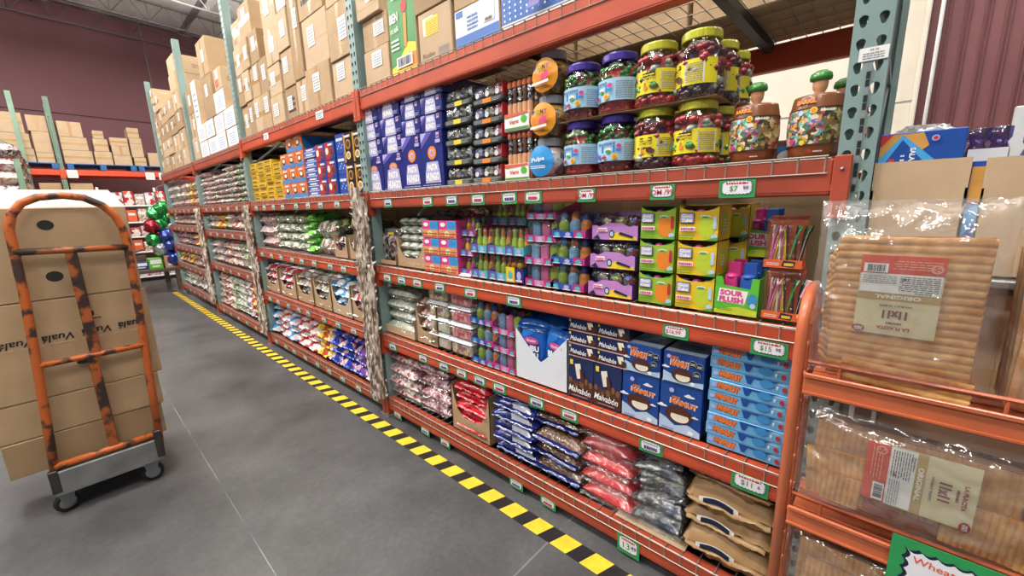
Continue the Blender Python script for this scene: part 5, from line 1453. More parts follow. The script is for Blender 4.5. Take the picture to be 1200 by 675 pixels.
# cartons added in the rear half of every bay to darken shelf depths
random.seed(31)
for b in range(4):
    for lv, z in LV2[b].items():
        zs = sorted(LV2[b].values()); up = [q for q in zs if q > z + .05]; hh = (up[0] - z - .075) if up else .62
        ya, yb = POSTS[b] + .07, POSTS[b + 1] - .07
        if b == 0 and lv == 2: ya = .78
        n = 4; st = (yb - ya) / n
        for i in range(n):
            h_ = hh * random.uniform(.95, 1) if up else hh * random.uniform(.8, 1)
            if lv == 1 and b > 1: continue
            o = make_carton(st - .02, .42 if lv > 1 else .5, h_, random.randint(0, 2), None, None, False, random.randint(0, 9)); o.location = (2.04 if lv > 1 else 2.0, ya + st * (i + .5), z + .004); o.rotation_euler = (0, 0, R90)
            tag(o, f'added shade-filler carton at the back of the {BAYN[b]} bay, {LVN[lv]}, {cols(n - 1 - i, n)}', 'box', 'added shade-filler cartons at the back')

# ------------------------------------------------------------------ second bay
M_yflat = mat('golden_yellow_board', '#e8c030', .35, 0, 8, .06, coat=.3)
M_tang = mat('tangerine_board', '#e8793a', .35, 0, 8, .06, coat=.3)
def art_yflat(F, w, h): F.rect(-w * .47, h * .12, w * .47, h * .3, mat('amber_print', '#c8942a', .4)); F.lines(-w * .35, h * .45, w * .35, h * .8, 1, mat('umber_print', '#7a5424', .4), 5, .9)
def art_orange(F, w, h):
    F.poly([(-w * .49, .002), (w * .49, .002), (w * .49, h * .25), (w * .2, h * .4), (-w * .1, h * .2), (-w * .49, h * .35)], M_mblue2); F.ell(w * .02, h * .5, w * .26, h * .22, M_brn); F.ell(w * .02, h * .54, w * .18, h * .13, M_cream); F.lines(-w * .3, h * .78, w * .3, h * .9, 1, M_white, 3, .9)
def art_bstack(F, w, h): F.rect(-w * .48, h * .1, w * .48, h * .3, M_lblue); F.lines(-w * .3, h * .45, w * .35, h * .85, 1, M_white, 3, .9)
def art_redblue(F, w, h):
    F.rect(-w * .48, h * .02, w * .02, h * .98, mat('crimson_print', '#b8343a', .4)); F.ell(w * .18, h * .45, w * .24, h * .28, mat('crimson_print', '#b8343a')); F.ell(w * .2, h * .42, w * .16, h * .18, M_brn); F.ell(-w * .24, h * .5, w * .15, h * .2, M_cream); F.lines(-w * .1, h * .78, w * .42, h * .9, 1, M_white, 3, .9)
def art_royal(F, w, h):
    for i in range(5): F.ell(-w * .3 + w * .15 * i, h * (.3 + .12 * (i % 3)), w * .05, w * .05, M_lblue)
    F.lines(-w * .35, h * .65, w * .35, h * .8, 1, M_white, 2, .9)
def art_gold(F, w, h):
    go = mat('gold_print', '#c8983c', .35); F.rect(-w * .48, h * .04, -w * .3, h * .96, go); F.ell(w * .05, h * .62, w * .28, h * .16, go); F.ell(w * .05, h * .62, w * .2, h * .11, M_brn); F.ell(w * .02, h * .26, w * .26, h * .13, M_cream); F.ell(w * .02, h * .26, w * .18, h * .09, go); F.lines(-w * .25, h * .84, w * .4, h * .92, 1, M_white, 3, .9)
YF = boxkind(.205, .3, .041, M_yflat, art_yflat); ORB = boxkind(.165, .3, .125, M_tang, art_orange, lambda F, d, h: F.rect(.01, h * .1, d - .01, h * .9, M_mblue2)); BS = boxkind(.215, .3, .037, M_royal, art_bstack)
RBX = boxkind(.158, .28, .126, M_mblue, art_redblue); RY = boxkind(.135, .28, .138, mat('royal_board', '#2a58b8', .3, coat=.4), art_royal); GO = boxkind(.122, .26, .204, mat('black_board', '#2c2420', .3, coat=.4), art_gold)
J2 = 'on second bay jar shelf'
for i, (y, n) in enumerate(((4.94, 9), (4.72, 9), (4.495, 9), (4.27, 8))):
    for k in range(n): YF.at(XP + random.uniform(0, .012), y, zj + .0415 * k, f'flat golden yellow candy box, {cols(i, 4)} stack, {rows(k, n)}', 'candy box', 'golden yellow candy boxes')
for i, y in enumerate((4.06, 3.885, 3.71)):
    n = (3, 4, 4)[i]
    for k in range(n): ORB.at(XP, y, zj + .1265 * k, f'orange snack cake box with blue foot, {("left", "middle", "right")[i]} stack, {rows(k, n)}', 'snack box', 'orange snack cake boxes')
for k in range(10): BS.at(XP + random.uniform(0, .01), 3.505, zj + .0375 * k, f'flat royal blue candy box right of orange boxes, {rows(k, 10)}', 'candy box', 'flat royal blue boxes')
for i, y in enumerate((3.305, 3.14)):
    for k in range(3): RBX.at(XP, y, zj + .1275 * k, f'crimson and blue cookie box {J2}, {("left", "right")[i]} stack, {rows(k, 3)}', 'cookie box', 'crimson and blue boxes')
for k in range(3): RY.at(XP + .01, 2.985, zj + .14 * k, f'plain royal blue box beside black gold boxes, {rows(k, 3)}', 'candy box', 'royal blue boxes')
for i, y in enumerate((2.85, 2.722)):
    for k in range(2): GO.at(XP, y, zj + .2055 * k, f'tall black and gold cookie box, {("left", "right")[i]} stack, {("lower", "upper")[k]}', 'cookie box', 'black and gold boxes')
# middle shelf, second bay
C_pale = candy('pale_pink_sweet_rolls', ['#d0b8b4', '#b89898', '#e0d0cc', '#a88488', '#c8b0a8'], 48, .25)
C_green = candy('pale_green_sweets', ['#a8b89c', '#c4ccb4', '#8a9c7c', '#d8dccc', '#6f8a5c'], 40, .25)
C_bgreen = candy('bright_green_bag_print', ['#4fae3a', '#6cc44a', '#3a8a2c', '#8ad060', '#d8e8c8'], 18, .2, 0, .25)
C_redtop = candy('red_topped_lollies', ['#c8d0c0', '#a8b4a0', '#b83a40', '#e0e4dc', '#8a9a84'], 34, .25)
def S2(y, n, z, dz, key, w, d, t, c, lab, grp, x=1.45, wrap=None, wr=.005, jr=.04):
    for k in range(n):
        bag(key, 2, w, d, t, c, wrap=wrap, wr=wr).at(x + random.uniform(0, .025), y + random.uniform(-.01, .01), z + dz * k, f'{lab}, {rows(k, n)}', 'candy bag', grp, rz=R90 + random.uniform(-jr, jr))
for i, y in enumerate((4.93, 4.72)): S2(y, 3, z3, .112, 'pale', .2, .28, .118, C_pale, f'bag of pale pink sweets in second bay middle shelf, {("left", "right")[i]} stack', 'bags of pale pink sweets')
for i, y in enumerate((4.48, 4.22, 3.96)): S2(y, 4, z3, .085, 'grn', .25, .28, .09, C_green, f'clear bag of pale green sweets, second bay, {("left", "middle", "right")[i]} stack', 'second bay pale green bags', wrap=M_film2)
S2(3.72, 5, z3, .068, 'bgrn', .2, .26, .075, C_bgreen, 'bright green bag in second bay stack', 'bright green bags')
for i, y in enumerate((3.50, 3.32)): S2(y, 2, z3, .14, 'rtop', .18, .26, .145, C_redtop, f'clear bag of red topped lollies, {("left", "right")[i]} stack', 'bags of red topped lollies', wrap=M_film2)
for i, y in enumerate((3.155, 2.90)):
    display(.22, .3, .18, M_card, 'u', 1.45, y, z3, f'scooped cardboard carton at right of second bay middle shelf, {("left", "right")[i]}')
    S2(y, 2, z3 + .006, .08, 'brn2', .19, .27, .085, C_chocb if i == 0 else C_barrel, f'bag inside the scooped second bay carton, {("left", "right")[i]} carton', 'bags in second bay cartons', x=1.465)
    bag('dgrn', 2, .2, .26, .1, candy('dark_green_bag_print', ['#3a4a2c', '#5a6a34', '#28341f', '#8a8a4a'], 20, .25)).at(1.47, y, z3 + .2, f'dark green bag lying over the scooped carton, {("left", "right")[i]}', 'candy bag', 'dark green bags')
# lower shelf, second bay: bags standing in cut cartons
C_wred = candy('white_red_bag_print', ['#e4e4e8', '#d0d2d8', '#f0f0f2', '#c43a40', '#dcdce0', '#b8bcc4'], 14, .2, 0, .25)
C_wclr = candy('white_clear_sweets', ['#c8c4bc', '#e0dcd4', '#a8a49c', '#d8ccc0', '#8a8278'], 38, .22, .1)
C_blw = candy('blue_white_bag_print', ['#2a86c8', '#3a9ad8', '#2070b0', '#e0e8f0', '#2a86c8'], 11, .2, 0, .25)
L4 = [(4.86, .40, C_wred, 'wred', 'white and red bag'), (4.40, .40, C_wred, 'wred', 'white red striped bag'), (3.98, .36, C_wclr, 'wclr', 'clear bag of white sweets'), (3.60, .34, C_wclr, 'wclr', 'clear bag of cream sweets'), (3.24, .34, C_blw, 'blw', 'blue bag'), (2.90, .30, C_wred, 'wred', 'white orange bag')]
for i, (y, w, c, key, lab) in enumerate(L4):
    display(w, .34, .27, M_card if i != 4 else M_card2, 'u', 1.445, y, z4, f'scooped cardboard carton of {lab}s on second bay lower shelf', None)
    n = 4
    for k in range(n):
        for q in range(2):
            bag(key + 'l4', 3, w * .47, .3, .075, c, wr=.008).at(1.462 + .012 * (k % 2), y + w * (.24 - .48 * q), z4 + .006 + .068 * k, f'{lab} in second bay carton, {("left", "right")[q]} side, {rows(k, n)}', 'candy bag', lab + 's in second bay cartons', rz=R90 + random.uniform(-.15, .15))
# lowest shelf, second bay: sloping heaps of bags
C_bw = candy('blue_clear_bag_print', ['#2a7ac8', '#d8d8dc', '#3a9ae0', '#c8b8b0', '#b84a50', '#2a7ac8'], 14, .2, 0, .25)
C_rw = candy('red_white_bag_print', ['#c43038', '#d8ccc8', '#b8283a', '#e0d4d0', '#a87a70', '#e05a3a'], 14, .2, 0, .25)
C_yw = candy('yellow_bag_print', ['#e8c832', '#d8b428', '#f0dc60', '#b84a34', '#e8e0c0'], 13, .2, 0, .25)
C_bm = candy('blue_multi_bag_print', ['#2044b0', '#2a58d0', '#d8b8b0', '#1a3490', '#c84a50', '#3a2a80'], 15, .2, 0, .25)
C_pm = candy('purple_multi_bag_print', ['#4a2a7a', '#2a3aa0', '#c8a0b0', '#6a4a9a', '#d8c8d0'], 15, .2, 0, .25)
H5 = [(4.92, C_bw, 'bw', 'blue and clear bag', 5), (4.66, C_rw, 'rw', 'red and white bag', 5), (4.42, C_bw, 'bw', 'second blue and clear bag', 5), (4.18, C_rw, 'rw', 'bright red bag', 5), (3.94, C_rw, 'rw', 'red cream bag', 5), (3.71, C_yw, 'yw', 'yellow bag', 5), (3.48, C_bm, 'bm', 'blue multicoloured bag', 5), (3.25, C_bm, 'bm', 'deep blue multicoloured bag', 5), (3.02, C_pm, 'pm', 'purple multicoloured bag', 5), (2.80, C_wclr, 'wc5', 'clear pale bag', 4)]
for i, (y, c, key, lab, n) in enumerate(H5):
    for k in range(n):
        bag(key + '5', 3, .235, .32, .095, c, wr=.009).at(1.44 + .02 * (k % 2) + .008 * k, y + random.uniform(-.015, .015), z5 + .08 * k, f'{lab} in second bay floor-level heap, {rows(k, n)}', 'candy bag', 'floor level bags of the second bay', rz=R90 + random.uniform(-.15, .15))

# ------------------------------------------------------------------ third and fourth bays
pal = [C_pale, C_redclear, C_multi, C_cane, C_green, C_rosf, C_yw, C_rw, C_whitegrn, C_wred, C_barrel, C_redtop, C_wclr, C_chocb]
PN = ['pale pink', 'reddish', 'mixed', 'striped', 'pale green', 'rose foil', 'yellow', 'red white', 'silvery green', 'white red', 'colourful', 'red dotted', 'cream', 'dark brown']
def farfill(b, lv, y0, y1, n, rws, dz, choose, what, xj=.03, d=.3, h=None):
    bn = BAYN[b]; z = LV2[b][lv] + .003
    step = (y0 - y1) / n
    for i in range(n):
        c = choose[i % len(choose)]
        r_ = rws if isinstance(rws, int) else rws[i % len(rws)]
        for k in range(r_):
            bag(f'far{c}_{round(step, 2)}_{round(dz, 3)}', 2, step * .97, d, dz * 1.06, pal[c], wr=.006, name={'candy pack': 'candy_pack', 'candy packet': 'candy_packet', 'sack': 'candy_sack', 'bag heaped': 'snack_pouch'}.get(what, 'sweet_bag')).at(1.44 + random.uniform(0, xj), y0 - step * (i + .5), z + dz * k, f'{PN[c]} {what} in {bn} bay {LVN[lv]}, {cols(i, n)}, {rows(k, r_)}', 'candy bag', f'candy of the {bn} bay', rz=R90 + random.uniform(-.08, .08))
Y3, Y4 = (7.28, 5.16), (9.87, 7.44)
farfill(2, 2, *Y3, 9, (7, 7, 6, 6, 6, 7, 7, 7, 7), .062, [7, 0, 11, 11, 0, 8, 3, 4, 0], 'candy pack')
farfill(2, 3, *Y3, 8, 2, .105, [12, 2, 6, 4, 0, 7, 11, 5], 'candy bag')
farfill(2, 4, *Y3, 10, 3, .1, [11, 0, 13, 1, 2, 0, 11, 4, 8, 0], 'candy packet')
farfill(2, 5, *Y3, 9, 5, .09, [2, 10, 7, 4, 8, 12, 9, 6, 12], 'bag heaped')
farfill(3, 2, *Y4, 6, 3, .12, [0, 12, 3, 0, 6, 12], 'candy bag')
farfill(3, 3, *Y4, 7, 2, .1, [1, 7, 2, 10, 0, 2, 7], 'candy bag')
farfill(3, 6, *Y4, 6, 2, .11, [5, 1, 13, 5, 6, 6], 'candy bag')
farfill(3, 4, *Y4, 6, 2, .11, [6, 7, 6, 1, 7, 5], 'candy bag')
farfill(3, 5, *Y4, 6, 2, .13, [12, 8, 12, 9, 13, 12], 'sack')

# strips of clipped sweets hanging on the posts
M_wrap = mat('crinkled_brown_cellophane', '#e2d6c8', .3, 0, 60, .25, bump=.6, bscale=50, coat=.5, col2='#7c624e', stretch=(1, 1, .14), thr=(.42, .58))
M_spike = mat('clear_white_tab', '#e6e2da', .3, coat=.4, amt=.04)
def make_strip(L, w, seed):
    o = empty('hanging_candy_strip'); rnd = random.Random(seed)
    b = MB(); b.box(-.01, .01, -.002, .002, -L, 0, M_spike); b.build('clip_strip', o)
    for q in range(7):
        b = MB(); x0 = w * (-.42 + .14 * q)
        n = int(L / .03); nv = 4
        def fn(u, v):
            z = -L * v; a = x0 + (u - .5) * w * .3 + .03 * noise.noise((z * 7, q * 3 + seed, u * 2)); y = -.008 - .035 * abs(noise.noise((z * 14, u * 4 + q * 2, seed))) - .018 * math.sin(u * PI) * (1 + (q % 2))
            return (a, y, z + .01 * noise.noise((u * 7, z * 20, 2)))
        b.grid(7, n * 2, fn, M_wrap); b.build('wrapped_ribbon', o)
    z = -.05
    while z > -L:
        b = MB(); s = -1 if rnd.random() < .75 else 1; a = rnd.uniform(-.02, .02)
        x = s * w * .42; b.add([(x, -.012, z), (x + s * .05, -.02 - a, z + .012), (x, -.014, z - .022), (x + s * .04, -.02, z - .008)], [(0, 1, 2), (0, 3, 1), (1, 3, 2)], M_spike); b.build('clear_tab', o)
        z -= rnd.uniform(.035, .06)
    return o
for i, (y, x, L, w, lab) in enumerate(((2.655, 1.385, 1.50, .10, 'long strip of brown wrapped sweets hanging on second bay side of post'), (2.585, 1.388, 1.42, .07, 'narrower strip of brown wrapped sweets hanging before the grey-green post'))):
    o = make_strip(L, w, i + 3); o.location = (x, y, 1.63 - .06 * i); o.rotation_euler = (0, 0, R90); tag(o, lab, 'candy strip')
for i, (y, lab) in enumerate(((5.09, 'hanging candy strip on the post left of the second bay'), (7.36, 'hanging candy strip on the post between third and fourth bays'))):
    o = make_strip(1.4, .09, i + 9); o.location = (1.385, y, 1.56); o.rotation_euler = (0, 0, R90); tag(o, lab, 'candy strip')

# ------------------------------------------------------------------ orange wire rack with wheat puffs, nearest at the right
M_rack = mat('light_orange_enamel', '#cf6d45', .38, 0, 8, .08, coat=.3)
rk = empty('wire_rack', (1.13, -.3, 0)); tag(rk, 'orange wire display rack holding clear bags of wheat puffs, nearest right', 'rack')
def rel(p): return (p[0] - 1.13, p[1] + .3, p[2])
for ys in (.128, -.74):
    b = MB(); b.tube([rel(p) for p in [(1.138, ys, .0), (1.138, ys, 1.18), (1.145, ys, 1.215), (1.17, ys, 1.25), (1.215, ys, 1.27), (1.30, ys, 1.27), (1.345, ys, 1.25), (1.365, ys, 1.2), (1.365, ys, 0)]], .0125, M_rack, 10); b.build('side_frame', rk)
    b = MB()
    s = -1 if ys > 0 else 1
    b.tube([rel((1.165, ys + .012 * s, .02)), rel((1.165, ys + .012 * s, 1.2))], .004, M_rack, 6)
    z = .08
    while z < 1.2: b.tube([rel((1.142, ys + .004 * s, z)), rel((1.168, ys + .014 * s, z + .028))], .005, M_rack, 6); z += .075
    for z in (.3, .66, 1.02): b.tube([rel((1.14, ys, z)), rel((1.365, ys, z))], .006, M_rack, 6)
    b.build('side_ladder', rk)
for z in (.36, .735, 1.09):
    b = MB()
    b.box(*[v for v in (1.122 - 1.13, 1.128 - 1.13, -.735 + .3, .112 + .3)], z - .045, z, M_rack, .002)
    b.box(1.116 - 1.13, 1.124 - 1.13, -.735 + .3, .112 + .3, z - .008, z + .003, M_rack, .002); b.box(1.118 - 1.13, 1.124 - 1.13, -.735 + .3, .112 + .3, z - .048, z - .043, M_rack)
    b.build('front_rail', rk)
    b = MB(); b.box(1.13 - 1.13, 1.36 - 1.13, -.73 + .3, .11 + .3, z - .055, z - .05, M_rack)
    for i in range(5): b.tube([rel((1.16 + .045 * i, -.73, z - .047)), rel((1.16 + .045 * i, .11, z - .047))], .003, M_rack, 6)
    b.tube([rel((1.150, .11, z + .022)), rel((1.150, -.73, z + .022))], .0045, M_rack, 6)
    for y in (.05, -.2, -.45): b.tube([rel((1.150, y, z - .05)), rel((1.150, y, z + .022))], .0035, M_rack, 6)
    b.build('shelf', rk)

M_wafer = wafer_material()
M_waferd = mat('toasted_wheat_edge', '#b97f42', .6, 0, 40, .15, bump=.2)
def wafer(w, h, ribs, vert, seed, amp=.0045):
    """one puffed sheet: ribs across (or up) its face, real thickness, uneven rim"""
    b = MB(); rnd = random.Random(seed); ox = rnd.random() * 40
    n = ribs * 6 + 1; k = 14
    def fn(u, v, back=False):
        r, a = (v, u) if not vert else (u, v)
        ph = (r * ribs) % 1
        rib = abs(math.sin(PI * r * ribs + .35 * noise.noise((a * 3 + ox, r * 2, 0)))) ** .3
        x = (u - .5) * w * (1 + .012 * noise.noise((v * 9, ox, 1))); z = v * h * (1 + .01 * noise.noise((u * 7, ox, 2)))
        if back: return (x, .004 + amp * .2, z)
        return (x, -amp * rib - .004 * noise.noise((u * 2 + ox, v * 2, 5)), z)
    nu, nv = (k, n) if not vert else (n, k)
    b.grid(nu, nv, lambda u, v: fn(1 - u, v), M_wafer) if False else b.grid(nu, nv, fn, M_wafer)
    b.grid(nu, nv, lambda u, v: fn(1 - u, v, True) if False else ((.5 - u) * w, .0045, v * h), M_waferd)
    # rim joining the two faces
    for side in range(4):
        m_ = nv if side < 2 else nu
        pts = []
        for i in range(m_):
            t = i / (m_ - 1)
            u, v = ((0, t), (1, t), (t, 0), (t, 1))[side]
            p = fn(u, v); pts += [p, (p[0], .0045, p[2])]
        b.add(pts, [(2 * i, 2 * i + 1, 2 * i + 3, 2 * i + 2) for i in range(m_ - 1)], M_waferd, None, True)
    return b
def puff_label(F, w, h):
    """printed label, drawn upright; w across, h up, centred"""
    be = mat('label_beige', '#d9cfa6', .4, amt=.03); ta = mat('label_tan', '#b79a58', .4, amt=.03); rd = mat('label_red_orange', '#dd4a2a', .4, amt=.03); mr = mat('label_maroon', '#7c2434', .45)
    def R(a, b, c, d, m): F.rect(-w / 2 + w * a, -h / 2 + h * b, -w / 2 + w * c, -h / 2 + h * d, m)
    def X(a): return -w / 2 + w * a
    def Yv(a): return -h / 2 + h * a
    R(0, 0, 1, 1, be); R(0, 0, 1, .23, rd); R(0, .47, 1, .56, ta); R(.02, .225, .98, .465, M_paper)
    F.text('ORIGINAL', 0, Yv(.513), h * .05, M_cream, w * .56, 0, .04)
    F.text('WHEAT PUFFS', 0, Yv(.622), h * .026, M_ink, w * .4, 0, .01)
    F.text('11x11', 0, Yv(.735), h * .105, mr, w * .3, 0, .05)
    F.lines(X(.4), Yv(.83), X(.6), Yv(.86), 1, mr, 3, .8); F.text('LA PLACITA', 0, Yv(.905), h * .042, mat('label_crimson', '#a8202e', .45), w * .4, 0, .04)
    F.lines(X(.04), Yv(.25), X(.5), Yv(.44), 8, M_ink, 4, .35); F.lines(X(.54), Yv(.25), X(.96), Yv(.36), 5, M_grey, 9, .4); F.text('Nutrition', X(.2), Yv(.447), h * .02, M_ink, w * .22, 0, .03); F.text('Facts', X(.12), Yv(.425), h * .02, M_ink, None, 0, .03); F.text('140', X(.44), Yv(.285), h * .035, M_ink, None, 0, .03)
    R(.66, .1, .96, .21, M_paper); F.bars(X(.69), Yv(.115), X(.93), Yv(.2), M_ink, 20)
    F.lines(X(.05), Yv(.06), X(.6), Yv(.18), 4, mat('label_peach', '#f0a890', .4), 6, .35); F.ell(X(.1), Yv(.14), w * .07, w * .07, mat('label_peach', '#f0a890')); F.ell(X(.1), Yv(.14), w * .045, w * .045, rd)
    for i in range(3): F.ell(X(.1) + w * .03 * math.cos(2.1 * i), Yv(.14) + w * .03 * math.sin(2.1 * i), w * .02, w * .012, mat('label_peach', '#f0a890'), 8)
    F.ell(X(.93), Yv(.94), w * .085, w * .06, mat('label_crimson', '#a8202e')); F.text('NEW', X(.93), Yv(.953), w * .03, M_white, None, 0, .03); F.text('FAMILY', X(.93), Yv(.93), w * .03, M_white, w * .11, 0, .03)
def make_puffbag(W, H, T, sheets, label, seed, folds=0.):
    """origin bottom centre of the aisle side; sheets: (x0, z0, w, h, y, ribs, vert)"""
    o = empty('wheat_puff_bag')
    for i, (x0, z0, w, h, y, ribs, vert, rot) in enumerate(sheets):
        q = wafer(w, h, ribs, vert, seed + i).build('wheat_sheet', o); q.location = (x0, y, z0); q.rotation_euler = (random.uniform(-.02, .02), rot, 0)
    if label:
        cx, cz, w, h, ang, y = label
        b = MB(); b.box(cx - w / 2 - 0, cx + w / 2, y, y + .0008, cz - h / 2, cz + h / 2, M_paper)
        lw, lh = (w, h) if abs(math.sin(ang)) < .5 else (h, w)
        puff_label(Face(b, Matrix(((1, 0, 0, cx), (0, 0, -1, y), (0, 1, 0, cz), (0, 0, 0, 1))) @ Matrix.Rotation(ang, 4, 'Z'), .0003), lw, lh)
        b.build('label', o)
    f = MB(); rnd = random.Random(seed); ox = rnd.random() * 30
    def sh(s):
        def fn(u, v):
            uu, vv = 2 * u - 1, 2 * v - 1
            e = max(0, 1 - abs(uu) ** 5) ** .5 * max(0, 1 - abs(vv) ** 5) ** .5
            nz = noise.noise((uu * 2.2 + ox, vv * 2.5, s)); n2 = 1 - 2 * abs(noise.noise((uu * 5 + vv * 2 + ox, vv * 3.5, s * 4))); n3 = noise.noise((uu * 9, vv * 9 + ox, s))
            y = T / 2 + s * (T / 2 * e * .98 + .006 * e) + s * ((.012 * nz + .012 * n2 + .004 * n3) * (1 - .6 * e) + .004 * n2)
            return (uu * W / 2 + .004 * nz, y, v * H + .004 * n3)
        return fn
    f.grid(44, 50, sh(-1), M_bagfilm); f.grid(34, 38, sh(1), M_bagfilm); f.build('clear_film', o)
    return o
M_bagfilm = film('puff_bag_film', fac=.09, rough=.1, bump=.8, bscale=16, milk=.075)
# upper bag: sheets ribbed across, label upside down
sh1 = [(.0 + random.uniform(-.004, .004), .018 + .002 * i, .226 - .002 * i, .318 - .004 * i, .028 + .011 * i, 19, False, random.uniform(-.012, .012)) for i in range(9)]
sh1 += [(.012, .006, .205, .05, .018, 3, False, .06)]
sh1 += [(-.012 - .004 * i, .03, .222, .285 - .008 * i, .05 + .013 * i, 17, False, .01 * (i % 2)) for i in range(6)]
pb = make_puffbag(.305, .41, .15, sh1, (-.003, .212, .128, .170, PI, .0155), 3); pb.location = (1.139, -.028, 1.075); pb.rotation_euler = (0, 0, R90); tag(pb, 'large clear bag of wheat puffs with upside-down label, on top rack shelf', 'snack bag', 'wheat puff bags')
pb.children[-1].location.x = -.018
for c in pb.children:
    if c.name.startswith('wheat_sheet'): c.location.x += .010
sh1b = [(.0, .02, .275, .30, .03 + .016 * i, 18, True, random.uniform(-.03, .03)) for i in range(6)]
pb = make_puffbag(.30, .40, .15, sh1b, None, 23); pb.location = (1.142, -.338, 1.075); pb.rotation_euler = (0, 0, R90 + .06); tag(pb, 'clear bag of wheat puffs cut by the right frame edge, top rack shelf', 'snack bag', 'wheat puff bags')
sh2 = [(-.0, .055 + .002 * i, .33, .17 - .003 * i, .035 + .012 * i, 30, True, .015) for i in range(6)]
sh2 += [(.125, .03, .125, .105, .022, 12, True, .05), (-.115, .045, .11, .12, .018, 10, True, -.06), (-.105, .04, .07, .075, .010, 7, True, .05)]
pb = make_puffbag(.42, .285, .16, sh2, (.018, .152, .172, .142, -PI / 2, .0065), 8); pb.location = (1.135, -.085, .718 + .02); pb.rotation_euler = (0, 0, R90); tag(pb, 'clear bag of wheat puffs with sideways label, on middle rack shelf', 'snack bag', 'wheat puff bags')
sh3 = [(-.0, .03 + .002 * i, .33, .235 - .003 * i, .035 + .012 * i, 30, True, .015) for i in range(6)]
sh3 += [(-.105, .03, .09, .20, .02, 8, True, .03), (.06, .03, .13, .18, .022, 12, True, -.04)]
pb = make_puffbag(.40, .30, .16, sh3, None, 15); pb.location = (1.136, -.08, .365); pb.rotation_euler = (0, 0, R90); tag(pb, 'clear bag of wheat puffs on bottom rack shelf, cut by image bottom', 'snack bag', 'wheat puff bags')
mb = MB(); w, h = .26, .19
mb.box(-w / 2, w / 2, 0, .0015, 0, h, M_tagg); F = front(mb)
def scal(s, m, up=0):
    pts = []; a, b = w * .43 * s, h * .41 * s
    per = []
    for i in range(9): per.append((-a + 2 * a * i / 9, b, 0, 1))
    for i in range(6): per.append((a, b - 2 * b * i / 6, 1, 0))
    for i in range(9): per.append((a - 2 * a * i / 9, -b, 0, -1))
    for i in range(6): per.append((-a, -b + 2 * b * i / 6, -1, 0))
    n = len(per)
    k = .007
    for i, (x, y, dx, dy) in enumerate(per):
        x2, y2 = per[(i + 1) % n][:2]
        pts.append((x, h / 2 + y))
        for t in (.25, .5, .75):
            q = math.sin(PI * t); pts.append((x + (x2 - x) * t - dx * k * q, h / 2 + y + (y2 - y) * t - dy * k * q))
    F.poly(pts, m)
scal(1.0, M_navyink); scal(.94, M_tagw)
F.text('Wheat', -w * .24, h * .775, h * .085, M_orangeink, None, -.03, .01); F.text('Snack', w * .12, h * .72, h * .1, M_orangeink, None, -.03, .01); F.text('$', -w * .27, h * .52, h * .2, mat('green_marker', '#4f9a4a'), None, 0, .0)
o = mb.build('price_sign'); o.location = (1.106, -.208, .588); o.rotation_euler = (0, 0, R90); tag(o, 'large green bordered price sign hanging on the orange wire rack', 'sign')

# cracker cartons on the shelf unit beyond the rack
tb = empty('shelf_table', (1.66, -.42, 0)); tag(tb, 'grey steel shelf table behind the wire rack under cracker cartons', 'table')
b = MB(); b.box(-.26, .36, -.42, .44, 1.28, 1.30, M_steel, .004); b.build('table_top', tb)
for i in range(2):
    for k in range(3):
        cart_put(-.03 - .4 * i, -.42 - .4 * i, .42 * k, .42 * (k + 1), f'carton added for dark backing under the shelf table, {("near upright", "far from upright")[i]}, {rows(k, 3)}', x=1.46, d=.5, group='cartons added under the shelf table', sticker=False, seed=2 * k)  # cartons added to make the gap behind the rack dark
for x in (-.24, .34):
    for y in (-.40, .42): b = MB(); b.box(x - .018, x + .018, y - .018, y + .018, 0, 1.28, M_steel); b.build('leg', tb)
def open_carton(w, d, h, lab, x, y, rz=0):
    b = MB(); t = .004; m = M_card2
    b.box(-w / 2, w / 2, 0, t, 0, h, m); b.box(-w / 2, w / 2, d - t, d, 0, h * .75, m); b.box(-w / 2, w / 2, 0, d, 0, t, m)
    for s in (-1, 1): b.box(s * w / 2 - (t if s > 0 else 0), s * w / 2 + (0 if s > 0 else t), 0, d, 0, h * .75, m)
    o = b.build('display_carton'); o.location = (x, y, 1.302); o.rotation_euler = (0, 0, R90 + rz); tag(o, lab, 'carton', 'open cracker cartons')
open_carton(.168, .3, .272, 'open tan carton holding blue cracker boxes, beside near upright', 1.425, -.034)
open_carton(.17, .3, .268, 'open tan carton at right frame edge above the wheat puffs', 1.425, -.225)
M_crk = mat('cracker_blue_board', '#1f4ea4', .3, 0, 8, .05, coat=.4)
def art_crk(F, w, h):
    ph = mat('cracker_photo_print', '#d8a050', .4, amt=.15)
    t = h * .5
    F.poly([(-w * .49, h * .99), (w * .02, h * .99), (w * .1, h * .9), (-w * .1, h * .82), (-w * .49, h * .6)], ph); F.poly([(-w * .49, h * .99), (-w * .34, h * .99), (-w * .49, h * .9)], M_red)
    F.poly([(-w * .49, h * .72), (-w * .49, h * .82), (-w * .22, h * .985), (w * .18, h * .8), (-w * .1, h * .58), (-w * .4, h * .58)], M_sky); F.poly([(-w * .44, h * .76), (-w * .22, h * .95), (w * .06, h * .79), (-w * .14, h * .66), (-w * .36, h * .68)], M_dblue)
    F.text('SALADITAS', -w * .08, h * .79, w * .07, M_white, h * .20, -PI / 2, .03); F.lines(-w * .22, h * .74, -w * .17, h * .86, 4, M_white, 3, .4); F.rect(-w * .36, h * .74, -w * .29, h * .82, M_red); F.ell(w * .16, h * .945, w * .045, w * .045, M_lav); F.ell(w * .16, h * .945, w * .028, w * .028, M_red)
CRK = boxkind(.150, .05, .335, M_crk, art_crk)
CRK.at(1.432, -.028, 1.307, 'blue cracker box with light blue diamond, standing in the left open carton', 'cracker box', 'blue cracker boxes')
CRS = boxkind(.150, .05, .26, M_crk, art_crk)
